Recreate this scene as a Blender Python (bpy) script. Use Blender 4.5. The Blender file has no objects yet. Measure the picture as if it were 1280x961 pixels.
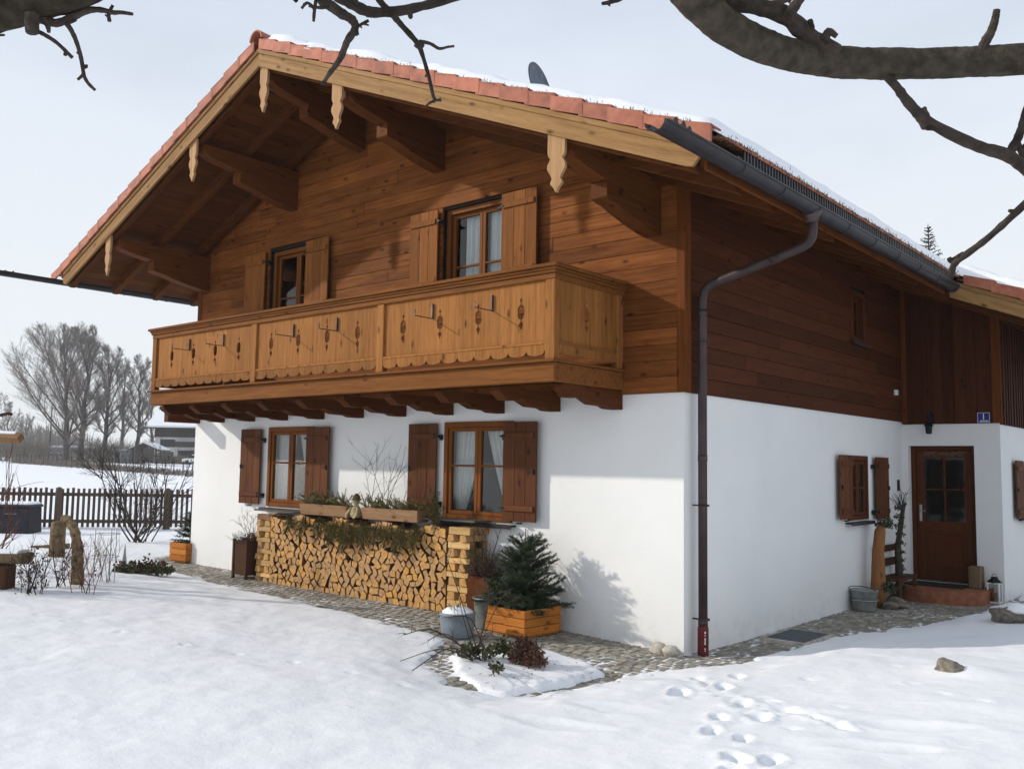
import bpy, math, random
import numpy as np
from math import sin, cos, pi, sqrt, hypot, atan2, radians
from mathutils import Vector, Matrix
from mathutils.geometry import tessellate_polygon
random.seed(7)
SC = bpy.context.scene
COL = SC.collection
R = random.Random(11)

# ------------------------------------------------------------------ camera
CAM = Vector((4.9104, -8.5618, 1.9562))
FW = Vector((-0.64751728, 0.75706446, 0.08703321))
RT = Vector((0.76073314, 0.64888138, 0.0154289))
UP = Vector((0.04479355, -0.07619953, 0.99608592))
FPX = 1139.079
cd = bpy.data.cameras.new('camera'); cam = bpy.data.objects.new('camera', cd); COL.objects.link(cam)
m = Matrix.Identity(4)
for i in range(3):
    m[i][0] = RT[i]; m[i][1] = UP[i]; m[i][2] = -FW[i]; m[i][3] = CAM[i]
cam.matrix_world = m
cd.sensor_width = 36; cd.lens = FPX / 1280 * 36; cd.clip_start = 0.05; cd.clip_end = 3000
SC.camera = cam

def ray(px, py):
    return FW + RT * ((px - 640) / FPX) + UP * ((480.5 - py) / FPX)
def at(px, py, depth):
    return CAM + ray(px, py) * depth
def onplane(px, py, axis, val):
    d = ray(px, py); return CAM + d * ((val - CAM[axis]) / d[axis])
def cl(v, a, b): return max(a, min(b, v))
def S(x, y):                                   # snow surface
    d = hypot(x, y)
    return .09 + .017*cl(-x, 0, 9.7) + .025*cl(-y-1.3, 0, 9) + .06*cl(x-.9, 0, 2.5) + .0078*cl(d-16, 0, 144)
def PV(x, y):                                  # paving surface
    pts = [(-1000, .17), (-12, .17), (-9.7, .165), (-3.3, .12), (0, 0), (1000, 0)]
    for (a, za), (b, zb) in zip(pts, pts[1:]):
        if a <= x <= b:
            z = za + (zb-za)*(x-a)/(b-a); break
    return z - (.035*cl(y/1.2, 0, 1) if x > -.5 else 0)
def onground(px, py, F=S):
    d = ray(px, py); t = .5
    while t < 500:
        P = CAM + d*t
        if P.z < F(P.x, P.y): break
        t *= 1.02
    a, b = t/1.02, t
    for _ in range(30):
        q = (a+b)/2; P = CAM + d*q
        if P.z < F(P.x, P.y): b = q
        else: a = q
    return CAM + d*a

# ------------------------------------------------------------------ materials
def newmat(name):
    mt = bpy.data.materials.new(name); mt.use_nodes = True
    nt = mt.node_tree; b = nt.nodes['Principled BSDF']
    return mt, nt, b
def nd(nt, typ, **kw):
    n = nt.nodes.new(typ)
    for k, v in kw.items():
        if k in n.inputs.keys(): n.inputs[k].default_value = v
        else: setattr(n, k, v)
    return n
def c4(c): return (c[0], c[1], c[2], 1)
def ramp(nt, stops, interp='LINEAR'):
    r = nt.nodes.new('ShaderNodeValToRGB'); r.color_ramp.interpolation = interp
    e = r.color_ramp.elements
    while len(e) < len(stops): e.new(.5)
    for el, (p, c) in zip(e, stops):
        el.position = p; el.color = c4(c) if isinstance(c, (tuple, list)) else (c, c, c, 1)
    return r
def mathn(nt, op, a, b=None, c=None):
    n = nt.nodes.new('ShaderNodeMath'); n.operation = op
    for i, v in enumerate((a, b, c)):
        if v is None: continue
        if isinstance(v, (int, float)): n.inputs[i].default_value = v
        else: nt.links.new(v, n.inputs[i])
    return n.outputs[0]
def mixc(nt, fac, a, b, mode='MIX'):
    n = nt.nodes.new('ShaderNodeMix'); n.data_type = 'RGBA'; n.blend_type = mode
    for i, v in ((0, fac), (6, a), (7, b)):
        if isinstance(v, (int, float)): n.inputs[i].default_value = v
        elif isinstance(v, (tuple, list)): n.inputs[i].default_value = c4(v)
        else: nt.links.new(v, n.inputs[i])
    return n.outputs[2]
def bump(nt, b, h, strength, dist=.01):
    n = nt.nodes.new('ShaderNodeBump'); n.inputs['Strength'].default_value = strength; n.inputs['Distance'].default_value = dist
    nt.links.new(h, n.inputs['Height']); nt.links.new(n.outputs[0], b.inputs['Normal'])
def coords(nt, scale, rnd=True, kind='Object', rot=0):
    tc = nt.nodes.new('ShaderNodeTexCoord'); mp = nt.nodes.new('ShaderNodeMapping')
    mp.inputs['Scale'].default_value = scale
    src = tc.outputs[kind]
    if rot:
        vr = nt.nodes.new('ShaderNodeVectorRotate'); vr.rotation_type = 'Y_AXIS'; vr.inputs['Angle'].default_value = rot; nt.links.new(src, vr.inputs['Vector']); src = vr.outputs[0]
    if rnd:
        at_ = nt.nodes.new('ShaderNodeAttribute'); at_.attribute_name = 'rnd'
        cx = nt.nodes.new('ShaderNodeCombineXYZ')
        for i, k in enumerate((37.1, 23.7, 51.3)):
            nt.links.new(mathn(nt, 'MULTIPLY', at_.outputs['Fac'], k), cx.inputs[i])
        ad = nt.nodes.new('ShaderNodeVectorMath'); ad.operation = 'ADD'
        nt.links.new(src, ad.inputs[0]); nt.links.new(cx.outputs[0], ad.inputs[1]); src = ad.outputs[0]
        nt.links.new(src, mp.inputs[0]); return mp.outputs[0], at_.outputs['Fac']
    nt.links.new(src, mp.inputs[0]); return mp.outputs[0], None
def noise(nt, vec, scale, detail=4, rough=.55):
    n = nt.nodes.new('ShaderNodeTexNoise'); n.inputs['Scale'].default_value = scale
    n.inputs['Detail'].default_value = detail; n.inputs['Roughness'].default_value = rough
    if vec is not None: nt.links.new(vec, n.inputs['Vector'])
    return n.outputs['Fac']
def ramp_out(nt, src, stops):
    r = ramp(nt, stops); nt.links.new(src, r.inputs[0]); return r.outputs[0]
def flat(name, col, rough=.7, metal=0, nscale=0, var=.25, bmp=0, spec=.2):
    mt, nt, b = newmat(name)
    b.inputs['Roughness'].default_value = rough; b.inputs['Metallic'].default_value = metal
    b.inputs['Specular IOR Level'].default_value = spec
    v, rn = coords(nt, (1, 1, 1))
    n = noise(nt, v, nscale or 6, 5)
    lo = tuple(x*(1-var) for x in col); hi = tuple(min(1, x*(1+var)) for x in col)
    r = ramp(nt, [(.3, lo), (.7, hi)]); nt.links.new(n, r.inputs[0])
    k = mathn(nt, 'MULTIPLY_ADD', rn, var*1.2, 1-var*.6)
    hs = nt.nodes.new('ShaderNodeHueSaturation'); nt.links.new(r.outputs[0], hs.inputs['Color']); nt.links.new(k, hs.inputs['Value'])
    nt.links.new(hs.outputs[0], b.inputs['Base Color'])
    if bmp: bump(nt, b, n, bmp, .02)
    return mt
def wood(name, dark, light, axis='X', rough=.6, var=.35, knots=True, stain=None, rot=0):
    mt, nt, b = newmat(name)
    b.inputs['Roughness'].default_value = rough; b.inputs['Specular IOR Level'].default_value = .04
    sc = {'X': (.9, 16, 16), 'Y': (16, .9, 16), 'Z': (16, 16, .9)}[axis]
    v, rn = coords(nt, sc, rot=rot)
    n1 = noise(nt, v, 1.6, 5, .6); n2 = noise(nt, v, 5, 3)
    f = mathn(nt, 'MULTIPLY_ADD', n2, .35, mathn(nt, 'MULTIPLY', n1, .75))
    r = ramp(nt, [(.33, dark), (.5, tuple((a+c)/2 for a, c in zip(dark, light))), (.72, light)]); nt.links.new(f, r.inputs[0])
    col = r.outputs[0]
    n4 = noise(nt, v, 3.2, 6, .7); col = mixc(nt, mathn(nt, 'MULTIPLY', ramp_out(nt, n4, [(.52, 0), (.7, 1)]), .55), col, tuple(x*.55 for x in dark))
    if stain:
        v3, _ = coords(nt, (1, 1, 1), False); n3 = noise(nt, v3, .9, 4)
        rr = ramp(nt, [(.42, 0), (.68, 1)]); nt.links.new(n3, rr.inputs[0])
        col = mixc(nt, mathn(nt, 'MULTIPLY', rr.outputs[0], .55), col, stain)
    if knots:
        ks = {'X': (2.9, 6.5, 6.5), 'Y': (6.5, 2.9, 6.5), 'Z': (6.5, 6.5, 2.9)}[axis]
        v2, _ = coords(nt, ks, rot=rot)
        vo = nt.nodes.new('ShaderNodeTexVoronoi'); vo.inputs['Scale'].default_value = 1.0; nt.links.new(v2, vo.inputs['Vector'])
        kr = ramp(nt, [(.06, 1), (.19, 0)]); nt.links.new(vo.outputs['Distance'], kr.inputs[0])
        col = mixc(nt, mathn(nt, 'MULTIPLY', kr.outputs[0], .8), col, tuple(x*.28 for x in dark))
    k = mathn(nt, 'MULTIPLY_ADD', rn, var, 1-var*.5)
    hs = nt.nodes.new('ShaderNodeHueSaturation'); nt.links.new(col, hs.inputs['Color']); nt.links.new(k, hs.inputs['Value'])
    nt.links.new(hs.outputs[0], b.inputs['Base Color'])
    bump(nt, b, f, .25, .004)
    return mt

M = {}
M['front'] = wood('front_timber', (.068, .0195, .005), (.28, .098, .025), 'X', stain=(.105, .032, .0085), var=.5)
M['side'] = wood('side_timber', (.043, .0125, .0052), (.086, .0272, .0112), 'Y', var=.45)  # darker copy of the front boards, this wall's shade put into the base colour
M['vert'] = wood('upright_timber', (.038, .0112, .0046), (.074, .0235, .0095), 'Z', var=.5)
M['corner'] = wood('corner_board', (.07, .02, .0045), (.16, .05, .012), 'Z', var=.2)
M['beam'] = wood('purlin_timber', (.065, .02, .006), (.14, .047, .013), 'Y', var=.25)
M['soffit'] = wood('soffit_boards', (.055, .018, .0055), (.115, .038, .011), 'X', var=.35)
M['bargeR'] = wood('bargeboard_right', (.17, .085, .03), (.37, .215, .09), 'X', var=.2, rot=-math.atan(.4166))
M['bargeL'] = wood('bargeboard_left', (.15, .072, .025), (.33, .185, .074), 'X', var=.2, rot=math.atan(.4166))
M['pendant'] = wood('pale_carving', (.26, .135, .06), (.44, .27, .135), 'Z', var=.2, knots=False)
M['balc'] = wood('balcony_boards', (.14, .05, .0125), (.315, .135, .039), 'Z', var=.38)
M['rail'] = wood('balcony_rail', (.092, .031, .008), (.215, .083, .0215), 'X', var=.25)
M['railY'] = wood('balcony_side_rail', (.31, .13, .04), (.53, .26, .085), 'Y', var=.15)
M['joist'] = wood('joist_timber', (.055, .017, .005), (.11, .036, .011), 'Y', var=.3)
M['rough'] = flat('rough_brown_bark', (.20, .145, .08), .95, 0, 16, .55, 1.0, .1)
M['shutd'] = wood('dark_shutter', (.07, .025, .0115), (.14, .054, .0245), 'Z', var=.4)
M['shutl'] = wood('pale_shutter', (.14, .047, .0115), (.28, .106, .028), 'Z', var=.35)
M['frame'] = wood('window_frame', (.12, .038, .009), (.215, .076, .019), 'Z', var=.15, knots=False, rough=.5)
M['door'] = wood('door_wood', (.06, .018, .007), (.1, .032, .012), 'Z', var=.15, knots=False, rough=.4)
M['planter'] = wood('orange_planter', (.34, .11, .02), (.5, .19, .04), 'X', var=.25)
M['planterY'] = wood('orange_planter_side', (.34, .11, .02), (.5, .19, .04), 'Y', var=.25)
M['trough'] = wood('trough_wood', (.19, .105, .055), (.31, .185, .10), 'X', var=.15)
M['darkbox'] = wood('dark_box_wood', (.045, .022, .014), (.095, .045, .026), 'Z', var=.3)
M['weather'] = wood('weathered_wood', (.09, .062, .036), (.21, .15, .09), 'Z', var=.25)
M['fence'] = wood('fence_wood', (.07, .05, .04), (.13, .095, .075), 'Z', var=.3, knots=False)
M['plank'] = wood('grey_plank', (.06, .055, .05), (.14, .12, .1), 'X', var=.3)
M['iron'] = flat('black_iron', (.02, .02, .022), .5, .6)
M['gutter'] = flat('dark_gutter_metal', (.04, .036, .04), .45, .4, 3, .35)
M['pipe'] = flat('brown_pipe_metal', (.065, .047, .046), .45, .4, 3, .35)
M['red'] = flat('red_paint', (.085, .011, .010), .45, 0, 18, .45)
M['white'] = flat('white_paint', (.8, .8, .78), .5, 0, 8, .05)
M['blue'] = flat('blue_enamel', (.015, .03, .16), .3)
M['chalk'] = flat('chalk', (.19, .14, .11), .9)
M['bracket'] = flat('rusty_bracket', (.09, .065, .05), .5, .5, 20, .5)
M['steel'] = flat('steel', (.5, .5, .5), .35, .9)
M['zinc'] = flat('zinc', (.34, .36, .35), .5, .6, 9, .25)
M['pot'] = flat('grey_pot', (.2, .23, .26), .6, 0, 7, .15)
M['plastic'] = flat('dark_plastic', (.022, .024, .03), .45, 0, 5, .2)
M['terra'] = flat('terracotta_step', (.25, .095, .05), .8, 0, 9, .35, .2)
M['stone'] = flat('pale_stone', (.42, .38, .32), .85, 0, 14, .3, .6)
M['dstone'] = flat('grey_stone', (.16, .14, .115), .9, 0, 16, .5, .8)
M['slate'] = flat('grating_metal', (.12, .14, .16), .55, .3, 9, .2)
M['sett'] = flat('granite_sett', (.27, .245, .205), .85, 0, 14, .4, .5)
M['bark'] = flat('mossy_bark', (.052, .043, .032), .95, 0, 30, .4, 1.0, .1)
M['twig'] = flat('dark_twig', (.052, .041, .034), .9, 0, 25, .45, .6, .1)
M['rtwig'] = flat('red_twig', (.14, .06, .045), .85, 0, 20, .4)
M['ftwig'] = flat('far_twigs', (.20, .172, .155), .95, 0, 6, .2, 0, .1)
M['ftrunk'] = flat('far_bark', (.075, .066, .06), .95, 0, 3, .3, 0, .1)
M['needle'] = flat('spruce_needles', (.026, .04, .017), .6, 0, 9, .5)
M['needle2'] = flat('fir_needles', (.15, .13, .042), .6, 0, 6, .6)
M['fneedle'] = flat('far_needles', (.04, .055, .04), .8, 0, 3, .4)
M['heather'] = flat('heather_leaves', (.075, .026, .028), .7, 0, 9, .6)
M['heath2'] = flat('dark_green_leaves', (.045, .05, .022), .7, 0, 9, .6)
M['leafred'] = flat('red_brown_leaves', (.10, .045, .028), .6, 0, 12, .7)
M['leafgrn'] = flat('winter_leaves', (.06, .065, .025), .6, 0, 12, .6)
M['straw'] = flat('straw', (.45, .36, .2), .9, 0, 15, .4)
M['moss'] = flat('dry_moss', (.12, .088, .048), .95, 0, 20, .6)
M['curtain'] = flat('white_curtain', (.78, .8, .8), .85, 0, 5, .04)
M['dark'] = flat('dark_interior', (.02, .016, .014), .9)
M['far_wall'] = flat('far_white_wall', (.55, .55, .54), .9, 0, .4, .1)
M['far_wood'] = flat('far_dark_wood', (.06, .045, .04), .9, 0, .5, .2)
M['far_grey'] = flat('far_grey_paint', (.25, .28, .32), .6)
M['far_dark'] = flat('far_window', (.03, .035, .04), .3)
M['hedge'] = flat('bare_hedge_twigs', (.16, .14, .12), .95, 0, 1, .35)
M['tyre'] = flat('tyre_rubber', (.02, .02, .02), .8)

def mk_plaster():
    mt, nt, b = newmat('white_plaster'); b.inputs['Roughness'].default_value = .9; b.inputs['Specular IOR Level'].default_value = .15
    v, _ = coords(nt, (1, 1, 1), False)
    n = noise(nt, v, .8, 5); r = ramp(nt, [(.3, (.725, .73, .72)), (.7, (.785, .785, .77))]); nt.links.new(n, r.inputs[0])
    sx = nt.nodes.new('ShaderNodeSeparateXYZ'); tc = nt.nodes.new('ShaderNodeTexCoord'); nt.links.new(tc.outputs['Object'], sx.inputs[0])
    n2 = noise(nt, v, 5, 6, .7)
    spl = mathn(nt, 'MULTIPLY', ramp_out(nt, sx.outputs[2], [(.05, 1), (.42, 0)]), ramp_out(nt, n2, [(.5, 0), (.72, 1)]))
    col = mixc(nt, mathn(nt, 'MULTIPLY', spl, .35), r.outputs[0], (.45, .41, .35))
    nt.links.new(col, b.inputs['Base Color'])
    bump(nt, b, mathn(nt, 'ADD', mathn(nt, 'MULTIPLY', noise(nt, v, 45, 5, .7), .5), mathn(nt, 'MULTIPLY', noise(nt, v, 3.5, 3), 1.6)), .45, .012)
    return mt
M['plaster'] = mk_plaster()

def mk_tile():
    mt, nt, b = newmat('clay_tile'); b.inputs['Roughness'].default_value = .75
    v, rn = coords(nt, (1, 1, 1)); n = noise(nt, v, 5, 6, .6)
    r = ramp(nt, [(.3, (.20, .058, .028)), (.55, (.36, .112, .06)), (.75, (.44, .16, .095))]); nt.links.new(n, r.inputs[0])
    hs = nt.nodes.new('ShaderNodeHueSaturation'); nt.links.new(r.outputs[0], hs.inputs['Color'])
    nt.links.new(mathn(nt, 'MULTIPLY_ADD', rn, .3, .85), hs.inputs['Value']); nt.links.new(hs.outputs[0], b.inputs['Base Color'])
    bump(nt, b, n, .2, .01); return mt
M['tile'] = mk_tile()

def mk_snow():
    mt, nt, b = newmat('snow'); b.inputs['Roughness'].default_value = .55; b.inputs['Specular IOR Level'].default_value = .25
    v, _ = coords(nt, (1, 1, 1), False)
    n = noise(nt, v, .7, 5); r = ramp(nt, [(.3, (.84, .855, .88)), (.7, (.9, .905, .915))]); nt.links.new(n, r.inputs[0])
    nt.links.new(r.outputs[0], b.inputs['Base Color'])
    h = mathn(nt, 'ADD', mathn(nt, 'MULTIPLY', noise(nt, v, 130, 3, .8), .30), mathn(nt, 'MULTIPLY_ADD', noise(nt, v, 28, 5, .7), .5, noise(nt, v, 6, 5, .6)))
    bump(nt, b, h, .42, .03); return mt
M['snow'] = mk_snow()

def mk_bed():
    mt, nt, b = newmat('sandy_joints'); b.inputs['Roughness'].default_value = .9
    v, _ = coords(nt, (1, 1, 1), False)
    n = noise(nt, v, 1.1, 5, .65); n2 = noise(nt, v, 30, 3)
    base = ramp_out(nt, n2, [(.3, (.13, .12, .09)), (.7, (.24, .22, .17))])
    nt.links.new(mixc(nt, ramp_out(nt, n, [(.47, 0), (.6, 1)]), base, (.8, .82, .84)), b.inputs['Base Color'])
    return mt
M['bed'] = mk_bed()

def mk_logend():
    mt, nt, b = newmat('split_wood_end'); b.inputs['Roughness'].default_value = .8; b.inputs['Specular IOR Level'].default_value = .15
    v, rn = coords(nt, (1, 1, 1)); n = noise(nt, v, 18, 5, .65)
    w = nt.nodes.new('ShaderNodeTexWave'); w.wave_type = 'RINGS'; w.rings_direction = 'SPHERICAL'
    w.inputs['Scale'].default_value = 16; w.inputs['Distortion'].default_value = 4; w.inputs['Detail'].default_value = 2
    nt.links.new(v, w.inputs['Vector'])
    f = mathn(nt, 'MULTIPLY_ADD', w.outputs['Fac'], .3, mathn(nt, 'MULTIPLY', n, .75))
    oi = nt.nodes.new('ShaderNodeObjectInfo')
    r = ramp(nt, [(.25, (.22, .09, .026)), (.5, (.45, .24, .09)), (.75, (.58, .365, .16))]); nt.links.new(f, r.inputs[0])
    hs = nt.nodes.new('ShaderNodeHueSaturation'); nt.links.new(r.outputs[0], hs.inputs['Color'])
    nt.links.new(mathn(nt, 'MULTIPLY_ADD', oi.outputs['Random'], .38, .82), hs.inputs['Value'])
    nt.links.new(mathn(nt, 'MULTIPLY_ADD', oi.outputs['Random'], .2, .9), hs.inputs['Saturation'])
    nt.links.new(hs.outputs[0], b.inputs['Base Color']); bump(nt, b, f, .4, .005); return mt
M['logend'] = mk_logend()
M['logside'] = flat('log_bark', (.14, .07, .035), .9, 0, 14, .6, .6)
M['logsplit'] = wood('split_wood_side', (.38, .2, .07), (.66, .45, .2), 'X', var=.6, knots=False)

def mk_glass():
    mt = bpy.data.materials.new('window_glass'); mt.use_nodes = True; nt = mt.node_tree
    nt.nodes.clear()
    out = nt.nodes.new('ShaderNodeOutputMaterial'); t = nt.nodes.new('ShaderNodeBsdfTransparent'); g = nt.nodes.new('ShaderNodeBsdfGlossy')
    g.inputs['Roughness'].default_value = .015; t.inputs[0].default_value = (.86, .89, .88, 1)
    fr = nt.nodes.new('ShaderNodeFresnel'); fr.inputs[0].default_value = 1.65
    mx = nt.nodes.new('ShaderNodeMixShader'); nt.links.new(fr.outputs[0], mx.inputs[0]); nt.links.new(t.outputs[0], mx.inputs[1]); nt.links.new(g.outputs[0], mx.inputs[2])
    nt.links.new(mx.outputs[0], out.inputs[0]); return mt
M['glass'] = mk_glass()

# ------------------------------------------------------------------ mesh builder
def wloc(o):
    v = Vector((0, 0, 0))
    while o is not None: v += o.location; o = o.parent
    return v
class MB:
    def __init__(s, fmap=None): s.v = []; s.f = []; s.r = []; s.m = []; s.map = fmap
    def add(s, vs, fs, r=0., mi=0):
        n = len(s.v)
        s.v += [tuple(s.map(*v)) if s.map else tuple(v) for v in vs]
        s.f += [tuple(i+n for i in f) for f in fs]; s.r += [r]*len(fs); s.m += [mi]*len(fs)
    def box(s, a, b, r=None, mi=0):
        x0, y0, z0 = a; x1, y1, z1 = b
        s.add([(x0,y0,z0),(x1,y0,z0),(x1,y1,z0),(x0,y1,z0),(x0,y0,z1),(x1,y0,z1),(x1,y1,z1),(x0,y1,z1)],
              [(0,3,2,1),(4,5,6,7),(0,1,5,4),(1,2,6,5),(2,3,7,6),(3,0,4,7)], R.random() if r is None else r, mi)
    def hexa(s, p8, r=None, mi=0):
        s.add(p8, [(0,3,2,1),(4,5,6,7),(0,1,5,4),(1,2,6,5),(2,3,7,6),(3,0,4,7)], R.random() if r is None else r, mi)
    def prism(s, poly, f3, h0, h1, r=None, mi=0, mcap=None):    # poly in 2-D, f3(u,v,h) -> point
        n = len(poly); r = R.random() if r is None else r
        vs = [f3(u, v, h0) for u, v in poly] + [f3(u, v, h1) for u, v in poly]
        s.add(vs, [(i, (i+1) % n, n+(i+1) % n, n+i) for i in range(n)], r, mi)
        tri = tessellate_polygon([[Vector((u, v, 0)) for u, v in poly]])
        mc = mi if mcap is None else mcap
        s.add(vs, [tuple(t) for t in tri] + [tuple(n+i for i in reversed(t)) for t in tri], r, mc)
    def holes(s, outer, holes, f3, h0, h1, r=None):
        loops = [outer]+holes; r = R.random() if r is None else r
        tri = tessellate_polygon([[Vector((u, v, 0)) for u, v in l] for l in loops])
        allp = [q for l in loops for q in l]; n = len(allp)
        vs = [f3(u, v, h0) for u, v in allp] + [f3(u, v, h1) for u, v in allp]
        fs = [tuple(t) for t in tri] + [tuple(n+i for i in reversed(t)) for t in tri]; k = 0
        for l in loops:
            q = len(l); fs += [(k+i, k+(i+1) % q, n+k+(i+1) % q, n+k+i) for i in range(q)]; k += q
        s.add(vs, fs, r)
    def tube(s, pts, rad, sides=6, r=None, mi=0, cap=True):
        pts = [Vector(q) for q in pts]; n = len(pts); r = R.random() if r is None else r
        if not isinstance(rad, (list, tuple)): rad = [rad]*n
        t0 = (pts[1]-pts[0]).normalized()
        a = t0.cross(Vector((0, 0, 1)) if abs(t0.z) < .9 else Vector((1, 0, 0))).normalized()
        vs = []
        for i in range(n):
            t = (pts[min(i+1, n-1)]-pts[max(i-1, 0)]).normalized()
            a = (a - t*a.dot(t)).normalized(); b = t.cross(a)
            for k in range(sides):
                w = 2*pi*k/sides; vs.append(pts[i] + (a*cos(w)+b*sin(w))*rad[i])
        fs = [(i*sides+k, i*sides+(k+1) % sides, (i+1)*sides+(k+1) % sides, (i+1)*sides+k) for i in range(n-1) for k in range(sides)]
        if cap: fs += [tuple(reversed(range(sides))), tuple((n-1)*sides+k for k in range(sides))]
        s.add(vs, fs, r, mi)
    def lathe(s, c, prof, sides=24, r=0., mi=0):                # prof: (radius, z)
        vs = [(c[0]+q*cos(2*pi*k/sides), c[1]+q*sin(2*pi*k/sides), c[2]+z) for q, z in prof for k in range(sides)]
        n = len(prof)
        s.add(vs, [(i*sides+k, i*sides+(k+1) % sides, (i+1)*sides+(k+1) % sides, (i+1)*sides+k) for i in range(n-1) for k in range(sides)], r, mi)
    def build(s, name, mat, parent=None, loc=None, bevel=0, smooth=False, seg=1):
        me = bpy.data.meshes.new(name); o = bpy.data.objects.new(name, me)
        if parent is not None: o.parent = parent; off = wloc(parent)
        elif loc is not None: off = Vector(loc); o.location = off
        else: off = Vector((0, 0, 0))
        me.from_pydata([(x-off[0], y-off[1], z-off[2]) for x, y, z in s.v], [], s.f)
        a = me.attributes.new('rnd', 'FLOAT', 'FACE'); a.data.foreach_set('value', s.r)
        for mt in (mat if isinstance(mat, (list, tuple)) else [mat]): me.materials.append(mt)
        me.polygons.foreach_set('material_index', s.m)
        if smooth: me.polygons.foreach_set('use_smooth', [True]*len(me.polygons))
        me.update(); COL.objects.link(o)
        if bevel:
            bm = o.modifiers.new('bevel', 'BEVEL'); bm.width = bevel; bm.segments = seg; bm.limit_method = 'ANGLE'; bm.angle_limit = radians(40)
        return o
def tag(o, label=None, cat=None, group=None, kind=None):
    if label: o['label'] = label
    if cat: o['category'] = cat
    if group: o['group'] = group
    if kind: o['kind'] = kind
    return o
def thing(name, loc, label, cat, group=None):
    o = bpy.data.objects.new(name, None); COL.objects.link(o); o.location = loc; o.empty_display_size = .1
    return tag(o, label, cat, group)
def rock(mb, c, rad, seed, sq=(1, 1, .7), n=10, mi=0):
    q = random.Random(seed); ph = [q.uniform(0, 6.3) for _ in range(8)]
    vs = []
    for i in range(n+1):
        th = pi*i/n
        for k in range(2*n):
            w = 2*pi*k/(2*n); d = Vector((sin(th)*cos(w), sin(th)*sin(w), cos(th)))
            g = 1 + .16*sin(3*d.x+ph[0])*cos(2.6*d.y+ph[1]) + .12*sin(5*d.z+ph[2]+2*d.x) + .07*sin(9*d.x+ph[3])*sin(8*d.y+ph[4])
            vs.append((c[0]+d.x*rad*sq[0]*g, c[1]+d.y*rad*sq[1]*g, c[2]+d.z*rad*sq[2]*g))
    mb.add(vs, [(i*2*n+k, i*2*n+(k+1) % (2*n), (i+1)*2*n+(k+1) % (2*n), (i+1)*2*n+k) for i in range(n) for k in range(2*n)], q.random(), mi)
def text_mesh(name, body, size, extr, mat_, parent, locw, rot=(pi/2, 0, 0)):
    cu = bpy.data.curves.new(name, 'FONT'); cu.body = body; cu.size = size; cu.extrude = extr; cu.align_x = 'CENTER'; cu.align_y = 'CENTER'
    to = bpy.data.objects.new(name+'_curve', cu); COL.objects.link(to); bpy.context.view_layer.update()
    me = bpy.data.meshes.new_from_object(to.evaluated_get(bpy.context.evaluated_depsgraph_get())); bpy.data.objects.remove(to); me.name = name
    me.materials.clear(); me.materials.append(mat_); o = bpy.data.objects.new(name, me); COL.objects.link(o); o.parent = parent
    o.rotation_euler = rot; o.location = Vector(locw)-wloc(parent); return o
FR = lambda u, o, z: (u, -o, z)            # front wall: u along x, o outwards
SD = lambda u, o, z: (o, u, z)             # right side wall
DY = 7.17
DR = lambda u, o, z: (u, DY-o, z)          # entrance wall
WX = 1.47
WG = lambda u, o, z: (WX+o, u, z)          # wing wall
SUN_E, EXPO, HAZE = 3.3, 0.0, 0.0006
VEIL_LO, VEIL_HI, VEIL_S = .74, .96, 1.23
VEIL_TOP, VEIL_HOR = (.585, .66, .785), (.775, .80, .81)
# ------------------------------------------------------------------ the house
W, RX, RZ, MS = 9.70, -5.41, 7.22, .4166       # width, ridge x, bargeboard bottom at ridge, slope
VY, EL, ER, BACK = -1.80, -11.03, 1.17, 13.6   # verge plane, eave x left and right, back of the house
H1, L = 2.75, 7.17
WE = 2.75                                      # wing eave x
def rz(x): return RZ - MS*abs(x-RX)
house = thing('house', (-4.85, 0, 0), 'white plastered Alpine farmhouse with brown timber upper storey and long balcony', 'house')

# openings (u0,u1,z0,z1)
LW1, LW2 = (-7.48, -6.32, 1.24, 2.48), (-3.55, -2.37, 1.24, 2.49)
UW1, UW2 = (-7.62, -6.42, 4.20, 5.34), (-3.66, -2.44, 4.20, 5.36)
SW3, SW4 = (4.66, 5.46, 1.22, 2.16), (4.86, 5.42, 3.86, 4.62)
DOOR = (.09, 1.09, .19, 2.36)
GW = (8.35, 9.15, 1.22, 2.13)

def shell(mb, u0, u1, z0, z1, holes, f, depth=.22):
    us = sorted({u0, u1} | {h[0] for h in holes} | {h[1] for h in holes}); zs = sorted({z0, z1} | {h[2] for h in holes} | {h[3] for h in holes})
    for a, b in zip(us, us[1:]):
        for c, d in zip(zs, zs[1:]):
            if any(h[0] <= a and b <= h[1] and h[2] <= c and d <= h[3] for h in holes): continue
            mb.add([f(a, 0, c), f(b, 0, c), f(b, 0, d), f(a, 0, d)], [(0, 1, 2, 3)])
    for a, b, c, d in holes:
        for q in (((a, c), (a, d)), ((a, d), (b, d)), ((b, d), (b, c)), ((b, c), (a, c))):
            (p, s_), (t, w) = q
            mb.add([f(p, 0, s_), f(t, 0, w), f(t, -depth, w), f(p, -depth, s_)], [(0, 1, 2, 3)])
mb = MB()
shell(mb, -W, 0, -.3, H1, [LW1, LW2], FR)
shell(mb, 0, L, -.3, H1, [SW3], SD)
shell(mb, 0, WX, -.3, 2.71, [DOOR], DR)
shell(mb, L, BACK, -.3, 2.71, [GW], WG)
mb.add([(-W, 0, -.3), (-W, BACK, -.3), (-W, BACK, 5.4), (-W, 0, 5.4)], [(0, 1, 2, 3)])
mb.add([(-W, BACK, -.3), (WX, BACK, -.3), (WX, BACK, 4.3), (RX, BACK, 7.3), (-W, BACK, 5.4)], [(0, 1, 2, 3, 4)])
mb.build('plaster_wall', M['plaster'], house)
mb = MB()                                       # storey floor inside: closes the rooms
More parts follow.
